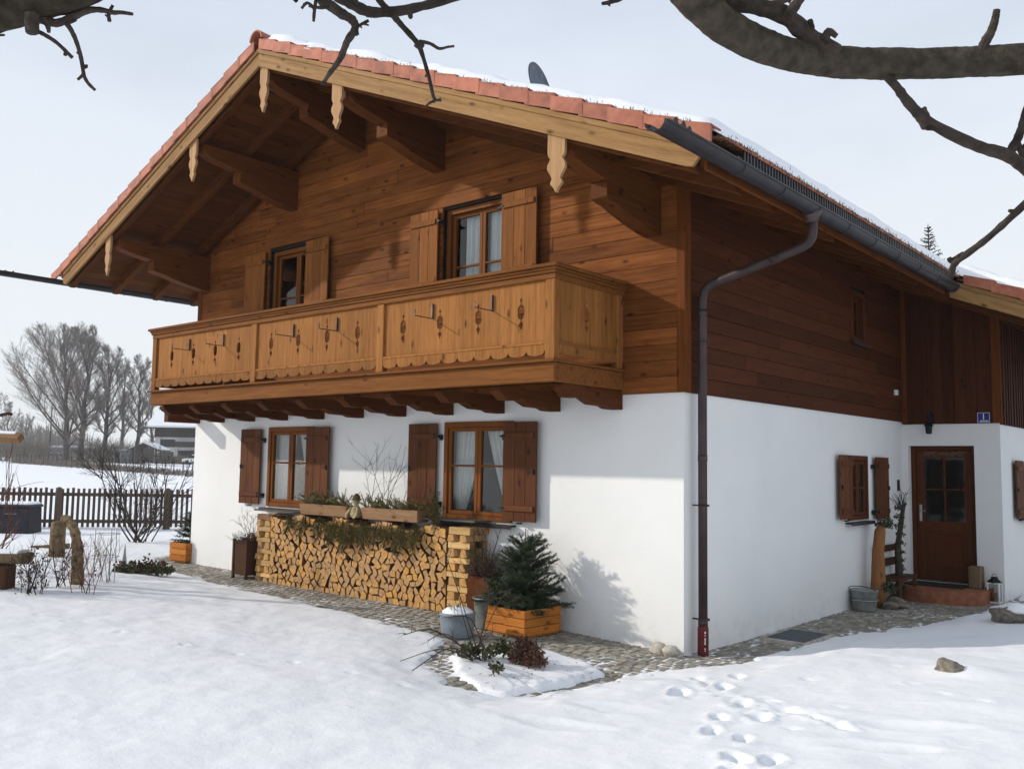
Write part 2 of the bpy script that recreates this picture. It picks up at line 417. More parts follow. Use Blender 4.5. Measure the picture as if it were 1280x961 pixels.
mb.box((-W+.02, .3, 2.60), (-.3, BACK-.1, 2.72)); mb.box((-W+.02, 2.2, -.2), (-.3, 2.3, 5.0)); mb.box((-1.7, L+.3, -.2), (WX-.05, L+1.9, .05))
mb.box((-3.2, 2.3, -.2), (-3.1, BACK-.1, 5.0)); mb.box((-W+.02, .3, .1), (-.3, 2.2, .16)); mb.box((-5.0, .3, -.2), (-4.9, 2.2, 6.8))
mb.build('inner_wall', M['dark'], house)

def planks(mb, u0f, u1f, z0, z1, h, f, holes, vertical=False, thick=.03, lo=2.4, hi=4.6):
    z = z0
    while z < z1-.01:
        zz = min(z+h, z1); zm = (z+zz)/2; u0, u1 = u0f(zm), u1f(zm)
        if u1-u0 > .05:
            cuts = [u0]; u = u0 + R.uniform(.6, lo)
            while u < u1-.5: cuts.append(u); u += R.uniform(lo, hi)
            cuts.append(u1)
            for a, b in zip(cuts, cuts[1:]):
                seg = [(a, b)]
                for ha, hb, hc, hd in holes:
                    if hc < zm < hd:
                        n2 = []
                        for p, q in seg:
                            if p < ha: n2.append((p, min(q, ha)))
                            if q > hb: n2.append((max(p, hb), q))
                            if q <= ha or p >= hb: pass
                        seg = [t for t in n2 if t[1]-t[0] > .01]
                r = R.random()
                for p, q in seg:
                    o = thick + R.uniform(-.0015, .0015)
                    mb.box(*( (f(p+.0012, 0, z+.0016), f(q-.0012, o, zz-.0016)) ), r=r)
        z = zz
def norm(f):                                    # boxes with mapped corners
    return f
class PB(MB):
    def box(s, a, b, r=None, mi=0):
        lo = tuple(min(x, y) for x, y in zip(a, b)); hi = tuple(max(x, y) for x, y in zip(a, b)); MB.box(s, lo, hi, r, mi)
mb = PB()
u0 = lambda z: max(-W-.015, RX-(RZ+.24-z)/MS); u1 = lambda z: min(-.0, RX+(RZ+.24-z)/MS)
planks(mb, u0, u1, H1, 7.40, .176, FR, [UW1, UW2])
mb.build('timber_wall', M['front'], house, bevel=.004)
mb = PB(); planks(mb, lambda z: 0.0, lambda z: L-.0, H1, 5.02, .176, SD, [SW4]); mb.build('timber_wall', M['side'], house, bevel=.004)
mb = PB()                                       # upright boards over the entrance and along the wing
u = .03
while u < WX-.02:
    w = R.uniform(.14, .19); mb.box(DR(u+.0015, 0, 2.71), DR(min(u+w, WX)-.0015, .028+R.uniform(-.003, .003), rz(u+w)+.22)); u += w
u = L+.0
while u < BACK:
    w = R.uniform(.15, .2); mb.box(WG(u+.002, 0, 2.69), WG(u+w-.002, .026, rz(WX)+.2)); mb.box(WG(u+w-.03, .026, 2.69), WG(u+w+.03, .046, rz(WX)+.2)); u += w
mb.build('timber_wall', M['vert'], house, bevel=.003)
mb = MB()                                       # dark backing behind the timber
def backing(u0_, u1_, z0_, z1_, holes, f):
    shell(mb, u0_, u1_, z0_, z1_, holes, lambda u, o, z: f(u, o-.004, z), .2)
backing(-W, -1.1, 2.76, 5.36, [UW1, UW2], FR); backing(-1.1, 0, 2.76, 4.98, [], FR); backing(0, L, 2.76, 5.0, [SW4], SD); backing(0, WX, 2.72, 4.6, [], DR); backing(L, BACK, 2.7, 4.4, [], WG)
mb.add([FR(-W, -.004, 5.36), FR(-1.1, -.004, 5.36), FR(RX, -.004, 7.4)], [(0, 1, 2)])
mb.build('wall_backing', M['dark'], house)
for a_, b_ in (((-.06, -.042, 2.752), (.044, .0, 5.0)), ((.0, .0, 2.752), (.044, .09, 5.0)), ((-W-.04, -.042, 2.752), (-W+.08, 0, 5.5)), ((.03, L-.075, 2.73), (.10, L-.03, 4.95)), ((WX-.09, L-.05, 2.712), (WX+.046, L-.029, 4.4))):
    mb = PB(); mb.box(a_, b_); mb.build('corner_board', M['corner'], house, bevel=.006)

# ---- roof: soffit, rafters, purlins, bargeboards, tiles
mb = MB(); nb = 0
def slab(mb, xa, xb, y0, y1, o0, o1, r=None):   # piece that follows the slope between xa and xb
    mb.hexa([(xa, y0, rz(xa)+o0), (xb, y0, rz(xb)+o0), (xb, y1, rz(xb)+o0), (xa, y1, rz(xa)+o0),
             (xa, y0, rz(xa)+o1), (xb, y0, rz(xb)+o1), (xb, y1, rz(xb)+o1), (xa, y1, rz(xa)+o1)], r)
def runs(x0, x1, step):
    n = max(1, round((x1-x0)/step)); return [(x0+(x1-x0)*i/n, x0+(x1-x0)*(i+1)/n) for i in range(n)]
so = MB()
for a, b in runs(EL-.02, RX, .16): slab(so, a+.002, b-.002, VY+.03, BACK+.6, .135, .165)
for a, b in runs(RX, ER+.02, .16): slab(so, a+.002, b-.002, VY+.03, BACK+.6, .135, .165)
for a, b in runs(ER+.02, WE, .16): slab(so, a+.002, b-.002, 5.33, BACK+.6, .135, .165)
so.build('soffit', wood('soffit_lengthwise', (.05, .0165, .005), (.105, .036, .011), 'Y', var=.35), house)
sl = MB()
slab(sl, EL-.1, RX, VY+.02, BACK+.6, .17, .27, .5); slab(sl, RX, ER+.1, VY+.02, BACK+.6, .17, .27, .5); slab(sl, ER+.1, WE+.05, 5.32, BACK+.6, .17, .27, .5)
sl.build('roof_deck', M['dark'], house)
mr = MB()
y = VY+.05
while y < BACK+.4:
    slab(mr, EL+.03, RX, y, y+.10, -.02, .133); slab(mr, RX, ER-.05, y, y+.10, -.02, .133)
    if y > 5.2: slab(mr, ER-.05, WE-.1, y, y+.10, -.02, .133)
    y += .76
mr.build('rafter', M['soffit'], house, bevel=.006)
def purlin(x, zt, w=.2):
    f3 = lambda u, v, h: (h, u, v)
    t = MB(); h = .24
    top = [(-1.68, zt), (-1.68, zt-.10), (-1.62, zt-.15), (-1.45, zt-.19), (-1.25, zt-h+.02), (-1.12, zt-h), (.05, zt-h), (.05, zt)]
    t.prism(top, f3, x-w/2, x+w/2)
    o = t.build('purlin', M['beam'], house, bevel=.008)
    c = MB(); z2 = zt-h-.002
    low = [(-1.08, z2), (-1.08, z2-.17), (-1.0, z2-.19), (-.9, z2-.20), (-.72, z2-.25), (-.45, z2-.31), (-.2, z2-.35), (.05, z2-.37), (.05, z2)]
    c.prism(low, f3, x-w/2, x+w/2); c.build('corbel', M['beam'], o, bevel=.008)
for x in (-9.5, -7.02, RX, -3.74, -.36): purlin(x, rz(x)-.025 if x != RX else rz(x)-.06)
def bargeboard(x0, x1, y0, wing=False):
    s = -1 if x1 < x0 else 1
    a, b = x0, x1
    t = MB(); n = 2
    cut = .07*s                                  # rounded lower end
    f3 = lambda u, v, h: (u, h, v)
    poly = [(a, rz(a)), (b-cut*1.6, rz(b-cut*1.6)), (b-cut*.5, rz(b-cut*.5)+.012), (b, rz(b)+.06), (b+cut*.4, rz(b)+.09), (b+cut*.4, rz(b+cut*.4)+.178), (a, rz(a)+.178)]
    t.prism(poly, f3, y0-.035, y0, r=R.random()); bm_ = M['bargeL' if s < 0 else 'bargeR']; o = t.build('bargeboard', bm_, house, bevel=.006)
    t = MB(); slab(t, min(a, b), max(a, b)+(0 if s < 0 else .02), y0-.055, y0-.004, .180, .242); t.build('batten', bm_, o, bevel=.005)
bargeboard(RX, EL, VY); bargeboard(RX, ER, VY); bargeboard(ER+.12, WE, 5.30)
# carved pendants: fret-sawn profile (half width, depth)
PROF = [(.5, 0), (.5, .34), (.44, .40), (.34, .44), (.40, .48), (.50, .53), (.52, .60), (.42, .66), (.30, .72), (.24, .78), (.32, .82), (.33, .86), (.2, .9), (.1, .95), (.03, 1.0)]
for x, w, ln in ((-9.54, .16, .66), (-7.05, .18, .62), (-5.33, .17, .66), (-3.76, .19, .60), (-.36, .21, .60)):
    zt = rz(x)+.05
    pts = [(x+w*a, zt-ln*d) for a, d in PROF] + [(x-w*a, zt-ln*d) for a, d in reversed(PROF)]
    t = MB(); t.prism(pts, lambda u, v, h: (u, h, v), VY+.001, VY+.036); t.build('carved_pendant', M['pendant'], house, bevel=.003)
# clay tiles
t = MB(); step = .325
def tiles(x0, x1, y0, y1):
    n = round(abs(x1-x0)/step); s = 1 if x1 > x0 else -1
    for i in range(n):
        a = x0+(x1-x0)*i/n; b = x0+(x1-x0)*(i+1)/n + .04*s
        k = int((y1-y0)/.3)
        for j in range(k):
            ya, yb = y0+(y1-y0)*j/k, y0+(y1-y0)*(j+1)/k
            p = [(a, ya, rz(a)+.285), (b, ya, rz(b)+.325), (b, yb, rz(b)+.325), (a, yb, rz(a)+.285)]
            p2 = [(X, Y, Z+.022+(.022 if (Y == yb) else 0)) for X, Y, Z in p]
            t.hexa(p+p2)
tiles(RX, EL-.28, VY+.06, BACK+.6); tiles(RX, ER+.2, VY+.06, BACK+.6); tiles(ER+.2, WE+.15, 5.36, BACK+.6)
roof = t.build('tile_roof', M['tile'], house)
def flaps(x0, x1, y0):
    n = round(abs(x1-x0)/step); s = 1 if x1 > x0 else -1
    for i in range(n):
        a = x0+(x1-x0)*i/n; b = x0+(x1-x0)*(i+1)/n; c = b+.05*s
        jt = R.uniform(-.006, .006); g = MB()
        lo, hi = .225, .375
        g.prism([(a, rz(a)+lo+.012), (c, rz(c)+lo+.030+jt), (c, rz(c)+hi+.036+jt), (a, rz(a)+hi)], lambda u, v, h: (u, h, v), y0-.028-.004*(i % 2), y0-.006, r=R.random())
        g.hexa([(a, y0-.03, rz(a)+hi-.02), (c, y0-.03, rz(c)+hi+.016+jt), (c, y0+.16, rz(c)+hi+.016+jt), (a, y0+.16, rz(a)+hi-.02),
                (a, y0-.034, rz(a)+hi), (c, y0-.034, rz(c)+hi+.036+jt), (c, y0+.16, rz(c)+hi+.036+jt), (a, y0+.16, rz(a)+hi)], g.r[0])
        g.build('verge_tile', M['tile'], roof, bevel=.006)
flaps(RX-.06, EL-.34, VY-.055); flaps(RX+.06, ER+.12, VY-.055); flaps(ER+.32, WE+.15, 5.24)
t = MB(); y = VY-.1; i = 0
while y < BACK+.5:
    r0, r1 = .135, .115
    n = 10; vs = []
    for yy, q in ((y, r0), (y+.40, r1)):
        for rr in (q, q-.02):
            for k in range(n+1):
                w = pi*k/n; vs.append((RX+rr*cos(w)*1.05, yy, RZ+.345+rr*sin(w)))
    N = n+1; fs = []
    for k in range(n):
        fs += [(k, k+1, 2*N+k+1, 2*N+k), (N+k, 3*N+k, 3*N+k+1, N+k+1), (k, N+k, N+k+1, k+1), (2*N+k, 2*N+k+1, 3*N+k+1, 3*N+k)]
    t.add(vs, fs, R.random()); y += .36; i += 1
t.build('ridge_tile', M['tile'], roof)

# ---- gutters and downpipe
def gutter(x, z, y0, y1, s, name='gutter'):
    g = MB(); n = 12; q = .083; vs = []
    ys = [y0, y0+.02, y1]
    for yy in ys:
        for rr in (q, q-.006):
            for k in range(n+1):
                w = pi + pi*k/n; vs.append((x+rr*cos(w)*s, yy, z+rr*sin(w)))
    N = n+1; fs = []
    for a in range(len(ys)-1):
        o = a*2*N; p = o+2*N
        for k in range(n): fs += [(o+k, o+k+1, p+k+1, p+k), (o+N+k, p+N+k, p+N+k+1, o+N+k+1)]
        fs += [(o+0, p+0, p+N, o+N), (o+n, o+N+n, p+N+n, p+n)]
    for o in (0, (len(ys)-1)*2*N):
        for k in range(n): fs.append((o+k, o+N+k, o+N+k+1, o+k+1))
    g.add(vs, fs)
    g.add([(x+(q-.003)*cos(pi+pi*k/n)*s, y1-.003, z+(q-.003)*sin(pi+pi*k/n)) for k in range(n+1)], [tuple(range(n+1))])
    g.tube([(x+q*s, y0, z+.004), (x+q*s, y1, z+.004)], .011, 8)
    o = g.build(name, M['gutter'], house, smooth=False)
    yy = max(VY, y0+1.0)+.3
    while yy < y1:
        h = MB(); h.tube([(x+(q+.003)*cos(pi+pi*k/10)*s, yy, z+(q+.003)*sin(pi+pi*k/10)) for k in range(11)], .006, 5); h.build('gutter_bracket', M['gutter'], o); yy += .82
    # flared spout end with two crests
    e = MB()
    for k in range(7):
        w0, w1 = pi+pi*k/7, pi+pi*(k+1)/7
        e.add([(x+q*1.02*cos(w0)*s, y0-.0, z+q*1.02*sin(w0)), (x+q*1.02*cos(w1)*s, y0, z+q*1.02*sin(w1)), (x+q*1.1*cos(w1)*s, y0-.06, z-.005+q*1.05*sin(w1)), (x+q*1.1*cos(w0)*s, y0-.06, z-.005+q*1.05*sin(w0))], [(0, 1, 2, 3)])
    for yy, hh in ((y0+.10, .05), (y0+.22, .055), (y0+.31, .04)):
        e.add([(x+q*s, yy-.045, z), (x+q*s, yy+.05, z), (x+q*s*1.02, yy, z+hh), (x+q*s*1.02+.008*s, yy-.045, z), (x+q*s*1.02+.008*s, yy+.05, z), (x+q*s*1.02+.015*s, yy, z+hh)], [(0, 1, 2), (3, 5, 4), (0, 2, 5, 3), (1, 4, 5, 2)])
    e.build('gutter_spout', M['gutter'], o)
    return o
gutter(1.345, 4.575, -2.72, 5.25, 1); gutter(-11.27, 5.02, -2.75, BACK+.6, -1); gutter(WE+.28, 3.93, 5.0, BACK+.6, 1)
def smooth_path(pts, n=6):
    out = []
    P = [Vector(q) for q in pts]
    for i in range(len(P)-1):
        a, b, c, d = P[max(i-1, 0)], P[i], P[i+1], P[min(i+2, len(P)-1)]
        for k in range(n):
            t_ = k/n; out.append(.5*((2*b)+(c-a)*t_+(2*a-5*b+4*c-d)*t_*t_+(3*b-a-3*c+d)*t_**3))
    out.append(P[-1]); return out
t = MB()
t.tube([(1.345, .22, 4.53), (1.345, .22, 4.49), (1.345, .22, 4.42)], [.095, .07, .052], 14)
path = [(1.345, .22, 4.46), (1.345, .22, 4.33), (1.335, .22, 4.27), (1.30, .22, 4.22), (1.24, .22, 4.185), (.25, .205, 3.93), (.185, .20, 3.90), (.14, .195, 3.85), (.122, .19, 3.76), (.12, .19, 3.6), (.12, .19, .30)]
t.tube(path, .048, 16)
for z in (3.62, 2.05, .34): t.tube([(.12, .19, z-.035), (.12, .19, z+.035)], .052, 16)
t.tube([(1.0, .217, 4.123), (.9, .215, 4.098)], .051, 16)
dp = t.build('downpipe', M['pipe'], house, smooth=True)
t = MB()
for z in (3.3, 1.55, .36): t = MB(); t.tube([(.12+.053*cos(w), .19+.053*sin(w), z) for w in [2*pi*k/16 for k in range(17)]], .007, 5); t.box((0, .184, z-.008), (.08, .196, z+.008)); t.box((.155, .225, z-.012), (.172, .242, z+.012)); t.build('pipe_clamp', M['pipe'], dp)
t = MB(); t.tube([(.12, .19, -.03), (.12, .19, .27), (.12, .19, .30)], [.058, .058, .050], 18); rp = t.build('standpipe_base', M['red'], dp); rp['label'] = 'red painted pipe foot with worn white marks'
t = MB()
for z, h, w in ((.235, .022, .012), (.205, .012, .006), (.165, .03, .008), (.135, .024, .008), (.118, .01, .014), (.07, .012, .012), (.05, .01, .008)):
    a = atan2(-.76, .65)+.15
    for k in range(3):
        a2 = a + (k-1)*w/.058*.35; t.box((.12+.059*cos(a2)-.002, .19+.059*sin(a2)-.002, z-h/2), (.12+.059*cos(a2)+.002, .19+.059*sin(a2)+.002, z+h/2))
t.build('worn_marking', M['white'], rp)
t = MB(); y = -1.4
while y < 5.1:
    t.box((ER+.222, y, rz(ER+.22)+.20), (ER+.232, y+.03, rz(ER+.22)+.36)); y += .062
t.box((ER+.216, -1.5, rz(ER+.22)+.20), (ER+.221, 5.15, rz(ER+.22)+.25)); t.build('eave_comb', M['gutter'], house)
# fascia under the tiles
t = MB(); t.box((ER+.04, VY+.04, rz(ER)-.0), (ER+.065, 5.25, rz(ER)+.22)); t.build('eave_fascia', M['beam'], house)

# ---- windows, shutters
def pane_quad(mb, f, a, b, c, d, o):
    vs = [f(a, o, c), f(b, o, c), f(b, o, d), f(a, o, d)]
    n = (Vector(vs[1])-Vector(vs[0])).cross(Vector(vs[2])-Vector(vs[0])); out = Vector(f(a, 1, c))-Vector(f(a, 0, c))
    mb.add(vs, [(0, 1, 2, 3) if n.dot(out) > 0 else (3, 2, 1, 0)])
def window(f, rect, o, mid, split=2, fw=.07, wmat='frame', sill=True, proud=.03):
    a, b, c, d = rect
    fm = PB()
    def bx(m_, p, q): m_.box(f(*p), f(*q))
    bx(fm, (a, o-.07, c), (a+fw, proud, d)); bx(fm, (b-fw, o-.07, c), (b, proud, d)); bx(fm, (a+fw, o-.07, d-fw), (b-fw, proud, d)); bx(fm, (a+fw, o-.07, c), (b-fw, proud-.004, c+fw*.9))
    win = fm.build('window', M[wmat], house, bevel=.005)
    ia, ib, ic, idd = a+fw, b-fw, c+fw*.9, d-fw; sw = .052
    us = [ia+(ib-ia)*k/split for k in range(split+1)]
    for p, q in zip(us, us[1:]):
        p += .003; q -= .003
        sm = PB()
        bx(sm, (p, o-.055, ic+.003), (p+sw, o-.004, idd-.003)); bx(sm, (q-sw, o-.055, ic+.003), (q, o-.004, idd-.003))
        bx(sm, (p+sw, o-.055, ic+.003), (q-sw, o-.005, ic+sw)); bx(sm, (p+sw, o-.055, idd-sw), (q-sw, o-.005, idd-.003))
        zb = ic+(idd-ic)*mid; bx(sm, (p+sw, o-.045, zb-.013), (q-sw, o-.008, zb+.013))
        sm.build('sash', M[wmat], win, bevel=.004)
        g = MB(); pane_quad(g, f, p+sw, q-sw, ic+sw, zb-.013, o-.03); pane_quad(g, f, p+sw, q-sw, zb+.013, idd-sw, o-.03); g.build('pane', M['glass'], win)
    if sill:
        g = PB(); bx(g, (a-.09, o-.05, c-.045), (b+.06, .10, c-.022)); bx(g, (a-.09, .092, c-.07), (b+.06, .104, c-.022)); g.build('sill', M['gutter'], win, bevel=.003)
    return win
def shutter(f, u0_, u1_, z0_, z1_, o, mat, hinge, axis, label=None, catch=True):
    t = PB(); n = 3; us = [u0_+(u1_-u0_)*(0, .36, .68, 1)[k] for k in range(4)]
    bx = lambda m_, p, q: m_.box(f(*p), f(*q))
    for p, q in zip(us, us[1:]): bx(t, (p+.0012, o, z0_+R.uniform(0, .004)), (q-.0012, o+.026, z1_))
    s = t.build('shutter', M[mat], house, bevel=.004)
    if label: s['label'] = label
    hh = z1_-z0_
    for zz in (z0_+.13*hh, z1_-.14*hh): t = PB(); bx(t, (u0_+.03, o+.026, zz-.035), (u1_-.03, o+.048, zz+.035)); t.build('ledge', M[mat], s, bevel=.004)
    hx = u0_ if hinge < 0 else u1_
    for zz in (z0_+.13*hh, z1_-.14*hh):
        t = PB(); bx(t, (hx-.05*(-hinge) if hinge > 0 else hx, o+.049, zz-.012), (hx+.0 if hinge > 0 else hx+.05, o+.056, zz+.012))
        bx(t, (hx, .0, zz-.014), (hx+hinge*.055, o+.03, zz+.006)); bx(t, (hx+hinge*.03, .01, zz-.05), (hx+hinge*.06, .05, zz+.02)); t.build('hinge', M['iron'], s)
    if catch:
        t = PB(); fx = u1_ if hinge < 0 else u0_
        cx = fx+hinge*.04; bx(t, (cx-.012, o+.026, (z0_+z1_)/2-.03), (cx+.012, o+.05, (z0_+z1_)/2+.03)); bx(t, (cx, o+.035, (z0_+z1_)/2-.006), (cx+hinge*.09, o+.045, (z0_+z1_)/2+.006))
        t.build('catch', M['iron'], s); t = PB(); bx(t, ((u0_+u1_)/2-.03, o-.02, z0_-.03), ((u0_+u1_)/2+.03, o+.03, z0_-.012)); t.build('shutter_stop', M['iron'], s)
window(FR, LW1, .012, .56, proud=.03); window(FR, LW2, .012, .56, proud=.03)
window(FR, UW1, -.10, .30, proud=-.05); window(FR, UW2, -.10, .30, proud=-.05)
window(SD, SW3, .012, .5, split=2, proud=.03, wmat='door'); window(SD, SW4, -.04, .5, split=2, proud=.035, wmat='door'); window(WG, GW, .012, .5, proud=.03, wmat='door')
shutter(FR, -8.17, -7.62, 1.26, 2.455, .05, 'shutd', 1, 'X'); shutter(FR, -6.40, -5.86, 1.27, 2.465, .075, 'shutd', -1, 'X')
shutter(FR, -4.18, -3.645, 1.28, 2.475, .05, 'shutd', 1, 'X'); shutter(FR, -2.46, -1.93, 1.27, 2.47, .075, 'shutd', -1, 'X')
shutter(FR, -8.22, -7.66, 4.20, 5.33, .07, 'shutl', 1, 'X', catch=False); shutter(FR, -6.56, -6.0, 4.20, 5.34, .09, 'shutl', -1, 'X', catch=False)
shutter(FR, -4.23, -3.69, 4.20, 5.355, .07, 'shutl', 1, 'X', catch=False); shutter(FR, -2.52, -1.95, 4.20, 5.34, .105, 'shutl', -1, 'X', catch=False)
shutter(SD, 4.2, 4.68, 1.25, 2.16, .06, 'shutd', 1, 'Y'); shutter(SD, 5.70, 6.25, 1.20, 2.15, .05, 'shutd', -1, 'Y'); shutter(WG, 7.86, 8.33, 1.2, 2.14, .05, 'shutd', 1, 'Y')
# entrance door
a, b, c, d = DOOR
t = PB(); bx = lambda m_, p, q: m_.box(DR(*p), DR(*q))
o = -.16
bx(t, (a, o-.05, c), (a+.07, o+.03, d)); bx(t, (b-.07, o-.05, c), (b, o+.03, d)); bx(t, (a+.07, o-.05, d-.07), (b-.07, o+.03, d))
ga, gb, gc, gd = a+.20, b-.19, 1.14, 2.17
bx(t, (a+.075, o-.04, c), (ga, o, d-.075)); bx(t, (gb, o-.04, c), (b-.075, o, d-.075)); bx(t, (ga, o-.04, gd), (gb, o-.002, d-.075)); bx(t, (ga, o-.04, gc-.16), (gb, o-.002, gc))
bx(t, (ga, o-.04, c), (gb, o-.002, c+.17)); bx(t, (ga, o-.04, c+.17), (gb, o-.02, gc-.16)); bx(t, (ga+.05, o-.02, c+.22), (gb-.05, o-.006, gc-.21))
dr = t.build('door', M['door'], house, bevel=.006)
t = PB(); bx(t, ((ga+gb)/2-.016, o-.04, gc), ((ga+gb)/2+.016, o-.004, gd)); bx(t, (ga, o-.04, (gc+gd)/2-.015), (gb, o-.004, (gc+gd)/2+.015)); t.build('glazing_bar', M['door'], dr, bevel=.004)
g = MB(); pane_quad(g, DR, ga, gb, gc, gd, o-.022); g.build('pane', M['glass'], dr)
t = PB(); bx(t, (a+.115, o+.001, 1.13), (a+.155, o+.012, 1.40)); t.tube([DR(a+.135, o+.01, 1.3), DR(a+.135, o+.055, 1.3), DR(a+.235, o+.055, 1.3)], .009, 8); t.build('handle', M['steel'], dr)
text_mesh('chalk_inscription', '20*C+M+B*07', .105, .0008, M['chalk'], dr, DR((ga+gb)/2, o+.002, 2.228))
t = PB(); bx(t, (a-.005, -.16, .172), (b+.005, .02, .19)); t.build('door_sill', M['stone'], house, bevel=.004)

# ---- balcony
BX0, BX1, BY, = -8.86, -.74, -1.30
bal = MB()
bal.box((BX0, BY, 2.80), (BX1, BY+.05, 3.0)); bal.box((BX0, BY+.05, 2.80), (BX0+.05, -.03, 3.0)); bal.box((BX1-.05, BY+.05, 2.80), (BX1, -.03, 3.0))
balcony = bal.build('balcony', M['rail'], house, bevel=.008)
t = MB()
for k in range(8): t.box((BX0+.05, BY+.05+k*.15, 2.955), (BX1-.05, BY+.05+k*.15+.145, 2.995))
t.build('deck', M['joist'], balcony)
t = MB(); t.box((BX0-.04, BY-.05, 3.0), (BX1+.03, BY+.10, 3.028)); t.box((BX0-.04, BY+.10, 3.0), (BX0+.1, -.031, 3.028)); t.box((BX1-.1, BY+.10, 3.0), (BX1+.03, -.031, 3.028)); t.build('ledge_board', M['rail'], balcony, bevel=.006)
t = MB()                                        # stepped hand rail
def railrun(z0_, z1_, p):
    t.box((BX0-p, BY-p, z0_), (BX1+p, BY+.09, z1_)); t.box((BX0-p, BY+.09, z0_), (BX0+.09, -.031, z1_)); t.box((BX1-.09, BY+.09, z0_), (BX1+p, -.031, z1_))
railrun(3.855, 3.915, .012); railrun(3.916, 3.948, .03); railrun(3.949, 3.975, .045); railrun(3.976, 4.014, .07)
t.build('hand_rail', M['rail'], balcony, bevel=.008)
posts = [BX0+.06, -6.06, -3.41, BX1-.06]
for a_, b_ in [((x-.062, BY-.008, 3.03), (x+.062, BY+.075, 3.855)) for x in posts]+[((BX1-.075, -.17, 3.03), (BX1+.008, -.07, 3.855)), ((BX0-.008, -.17, 3.03), (BX0+.075, -.07, 3.855))]:
    t = MB(); t.box(a_, b_); t.build('post', M['balc'], balcony, bevel=.006)
def ornament(u, v, s=1.):
    half = [(0, .17), (.006, .15), (.02, .135), (.008, .12), (.004, .10), (.010, .085), (.03, .078), (.046, .05), (.046, -.03), (.03, -.062), (.008, -.07), (.004, -.09), (.012, -.10), (.032, -.125), (.010, -.16), (0, -.19)]
    return [(u+a*s, v+b*s) for a, b in half] + [(u-a*s, v+b*s) for a, b in reversed(half[1:-1])]
orn = [-8.31, -7.68, -7.08, -6.47, -5.68, -5.07, -4.46, -3.86, -3.03, -2.415, -1.82, -1.21]
for p in range(3):
    x0, x1 = posts[p]+.062, posts[p+1]-.062
    for x in orn[p*4:p*4+4]:
        pass
    t = MB(); oo = orn[p*4:p*4+4]; edges = [x0]
    seq = [x0]+[(oo[k]+oo[k+1])/2 for k in range(3)]+[x1]
    for k in range(4):                           # boards, the ornaments sawn through their middle boards
        a_, b_ = seq[k]+.001, seq[k+1]-.001
        t.holes([(a_, 3.10), (b_, 3.10), (b_, 3.855), (a_, 3.855)], [ornament(oo[k], 3.545)], lambda u, v, h: (u, h, v), BY+.022, BY+.046)
    t.build('panel', M['balc'], balcony)
    t = MB(); n = round((x1-x0)/.245); poly = [(x0, 3.185), (x0, 3.12)]
    for k in range(n):
        u_ = x0+(x1-x0)*k/n; w_ = (x1-x0)/n
        poly += [(u_+.10*w_, 3.085), (u_+.35*w_, 3.072), (u_+.65*w_, 3.072), (u_+.88*w_, 3.085), (u_+w_*.985, 3.125)]
    poly += [(x1, 3.185)]
    t.prism(poly, lambda u, v, h: (u, h, v), BY+.0, BY+.021); t.box((x0, BY-.006, 3.187), (x1, BY+.021, 3.215)); t.build('scalloped_trim', M['balc'], balcony, bevel=.003)
for x in (BX1, BX0):
    s = 1 if x == BX1 else -1; t = MB()
    for a_, b_, hole in ((BY+.076, -.98, 0), (-.98, -.45, 1), (-.45, -.17, 0)):
        q = [(a_+.001, 3.10), (b_-.001, 3.10), (b_-.001, 3.855), (a_+.001, 3.855)]
        t.holes(q, [ornament(-.715, 3.545)] if hole else [], lambda u, v, h: (h, u, v), x-.046*s, x-.022*s)
    t.box((min(x, x-.02*s), BY+.076, 3.187), (max(x, x-.02*s), -.17, 3.215)); t.box((min(x, x-.016*s), BY+.076, 3.09), (max(x, x-.016*s), -.17, 3.185)); t.build('panel', M['balc'], balcony)
for x in [-9.70+.91, -7.90, -7.01, -6.10, -5.20, -4.31, -3.41, -2.525, -1.65, -.775]:
    t = MB(); z0_ = 2.80
    prof = [(-1.10, z0_), (-1.10, z0_-.05), (-1.02, z0_-.10), (-.98, z0_-.135), (-.80, z0_-.135), (-.72, z0_-.11), (-.62, z0_-.15), (-.52, z0_-.185), (-.28, z0_-.19), (-.20, z0_-.215), (.05, z0_-.218), (.05, z0_)]
    t.prism(prof, lambda u, v, h: (h, u, v), x-.15, x); t.build('joist', M['joist'], balcony, bevel=.006)
t = MB(); t.box((-9.70, -.6, 2.58), (-9.56, .05, 2.80)); t.build('joist', M['joist'], balcony, bevel=.006)
for x in (-7.78, -6.85, -5.167, -4.25, -2.525, -1.608):
    t = MB(); t.box((x-.009, BY-.006, 3.60), (x+.009, BY+.021, 3.775)); t.box((x-.006, BY-.27, 3.60), (x+.006, BY-.006, 3.610)); t.box((x-.009, BY-.278, 3.60), (x+.009, BY-.27, 3.675))
    t.build('flower_box_bracket', M['bracket'], balcony)
# small fixed things on the walls
t = MB(); t.box((.03, 6.70, 3.17), (.075, 6.79, 3.26)); t.build('sensor_box', M['white'], house, bevel=.006)
t = MB()
t.box((-.004, L-.35, 1.65), (.02, L-.31, 1.76)) if False else None
bx2 = PB(); bx2.box(SD(6.86, 0, 1.62), SD(6.93, .025, 1.80)); bx2.build('doorbell_panel', M['iron'], house, bevel=.004)
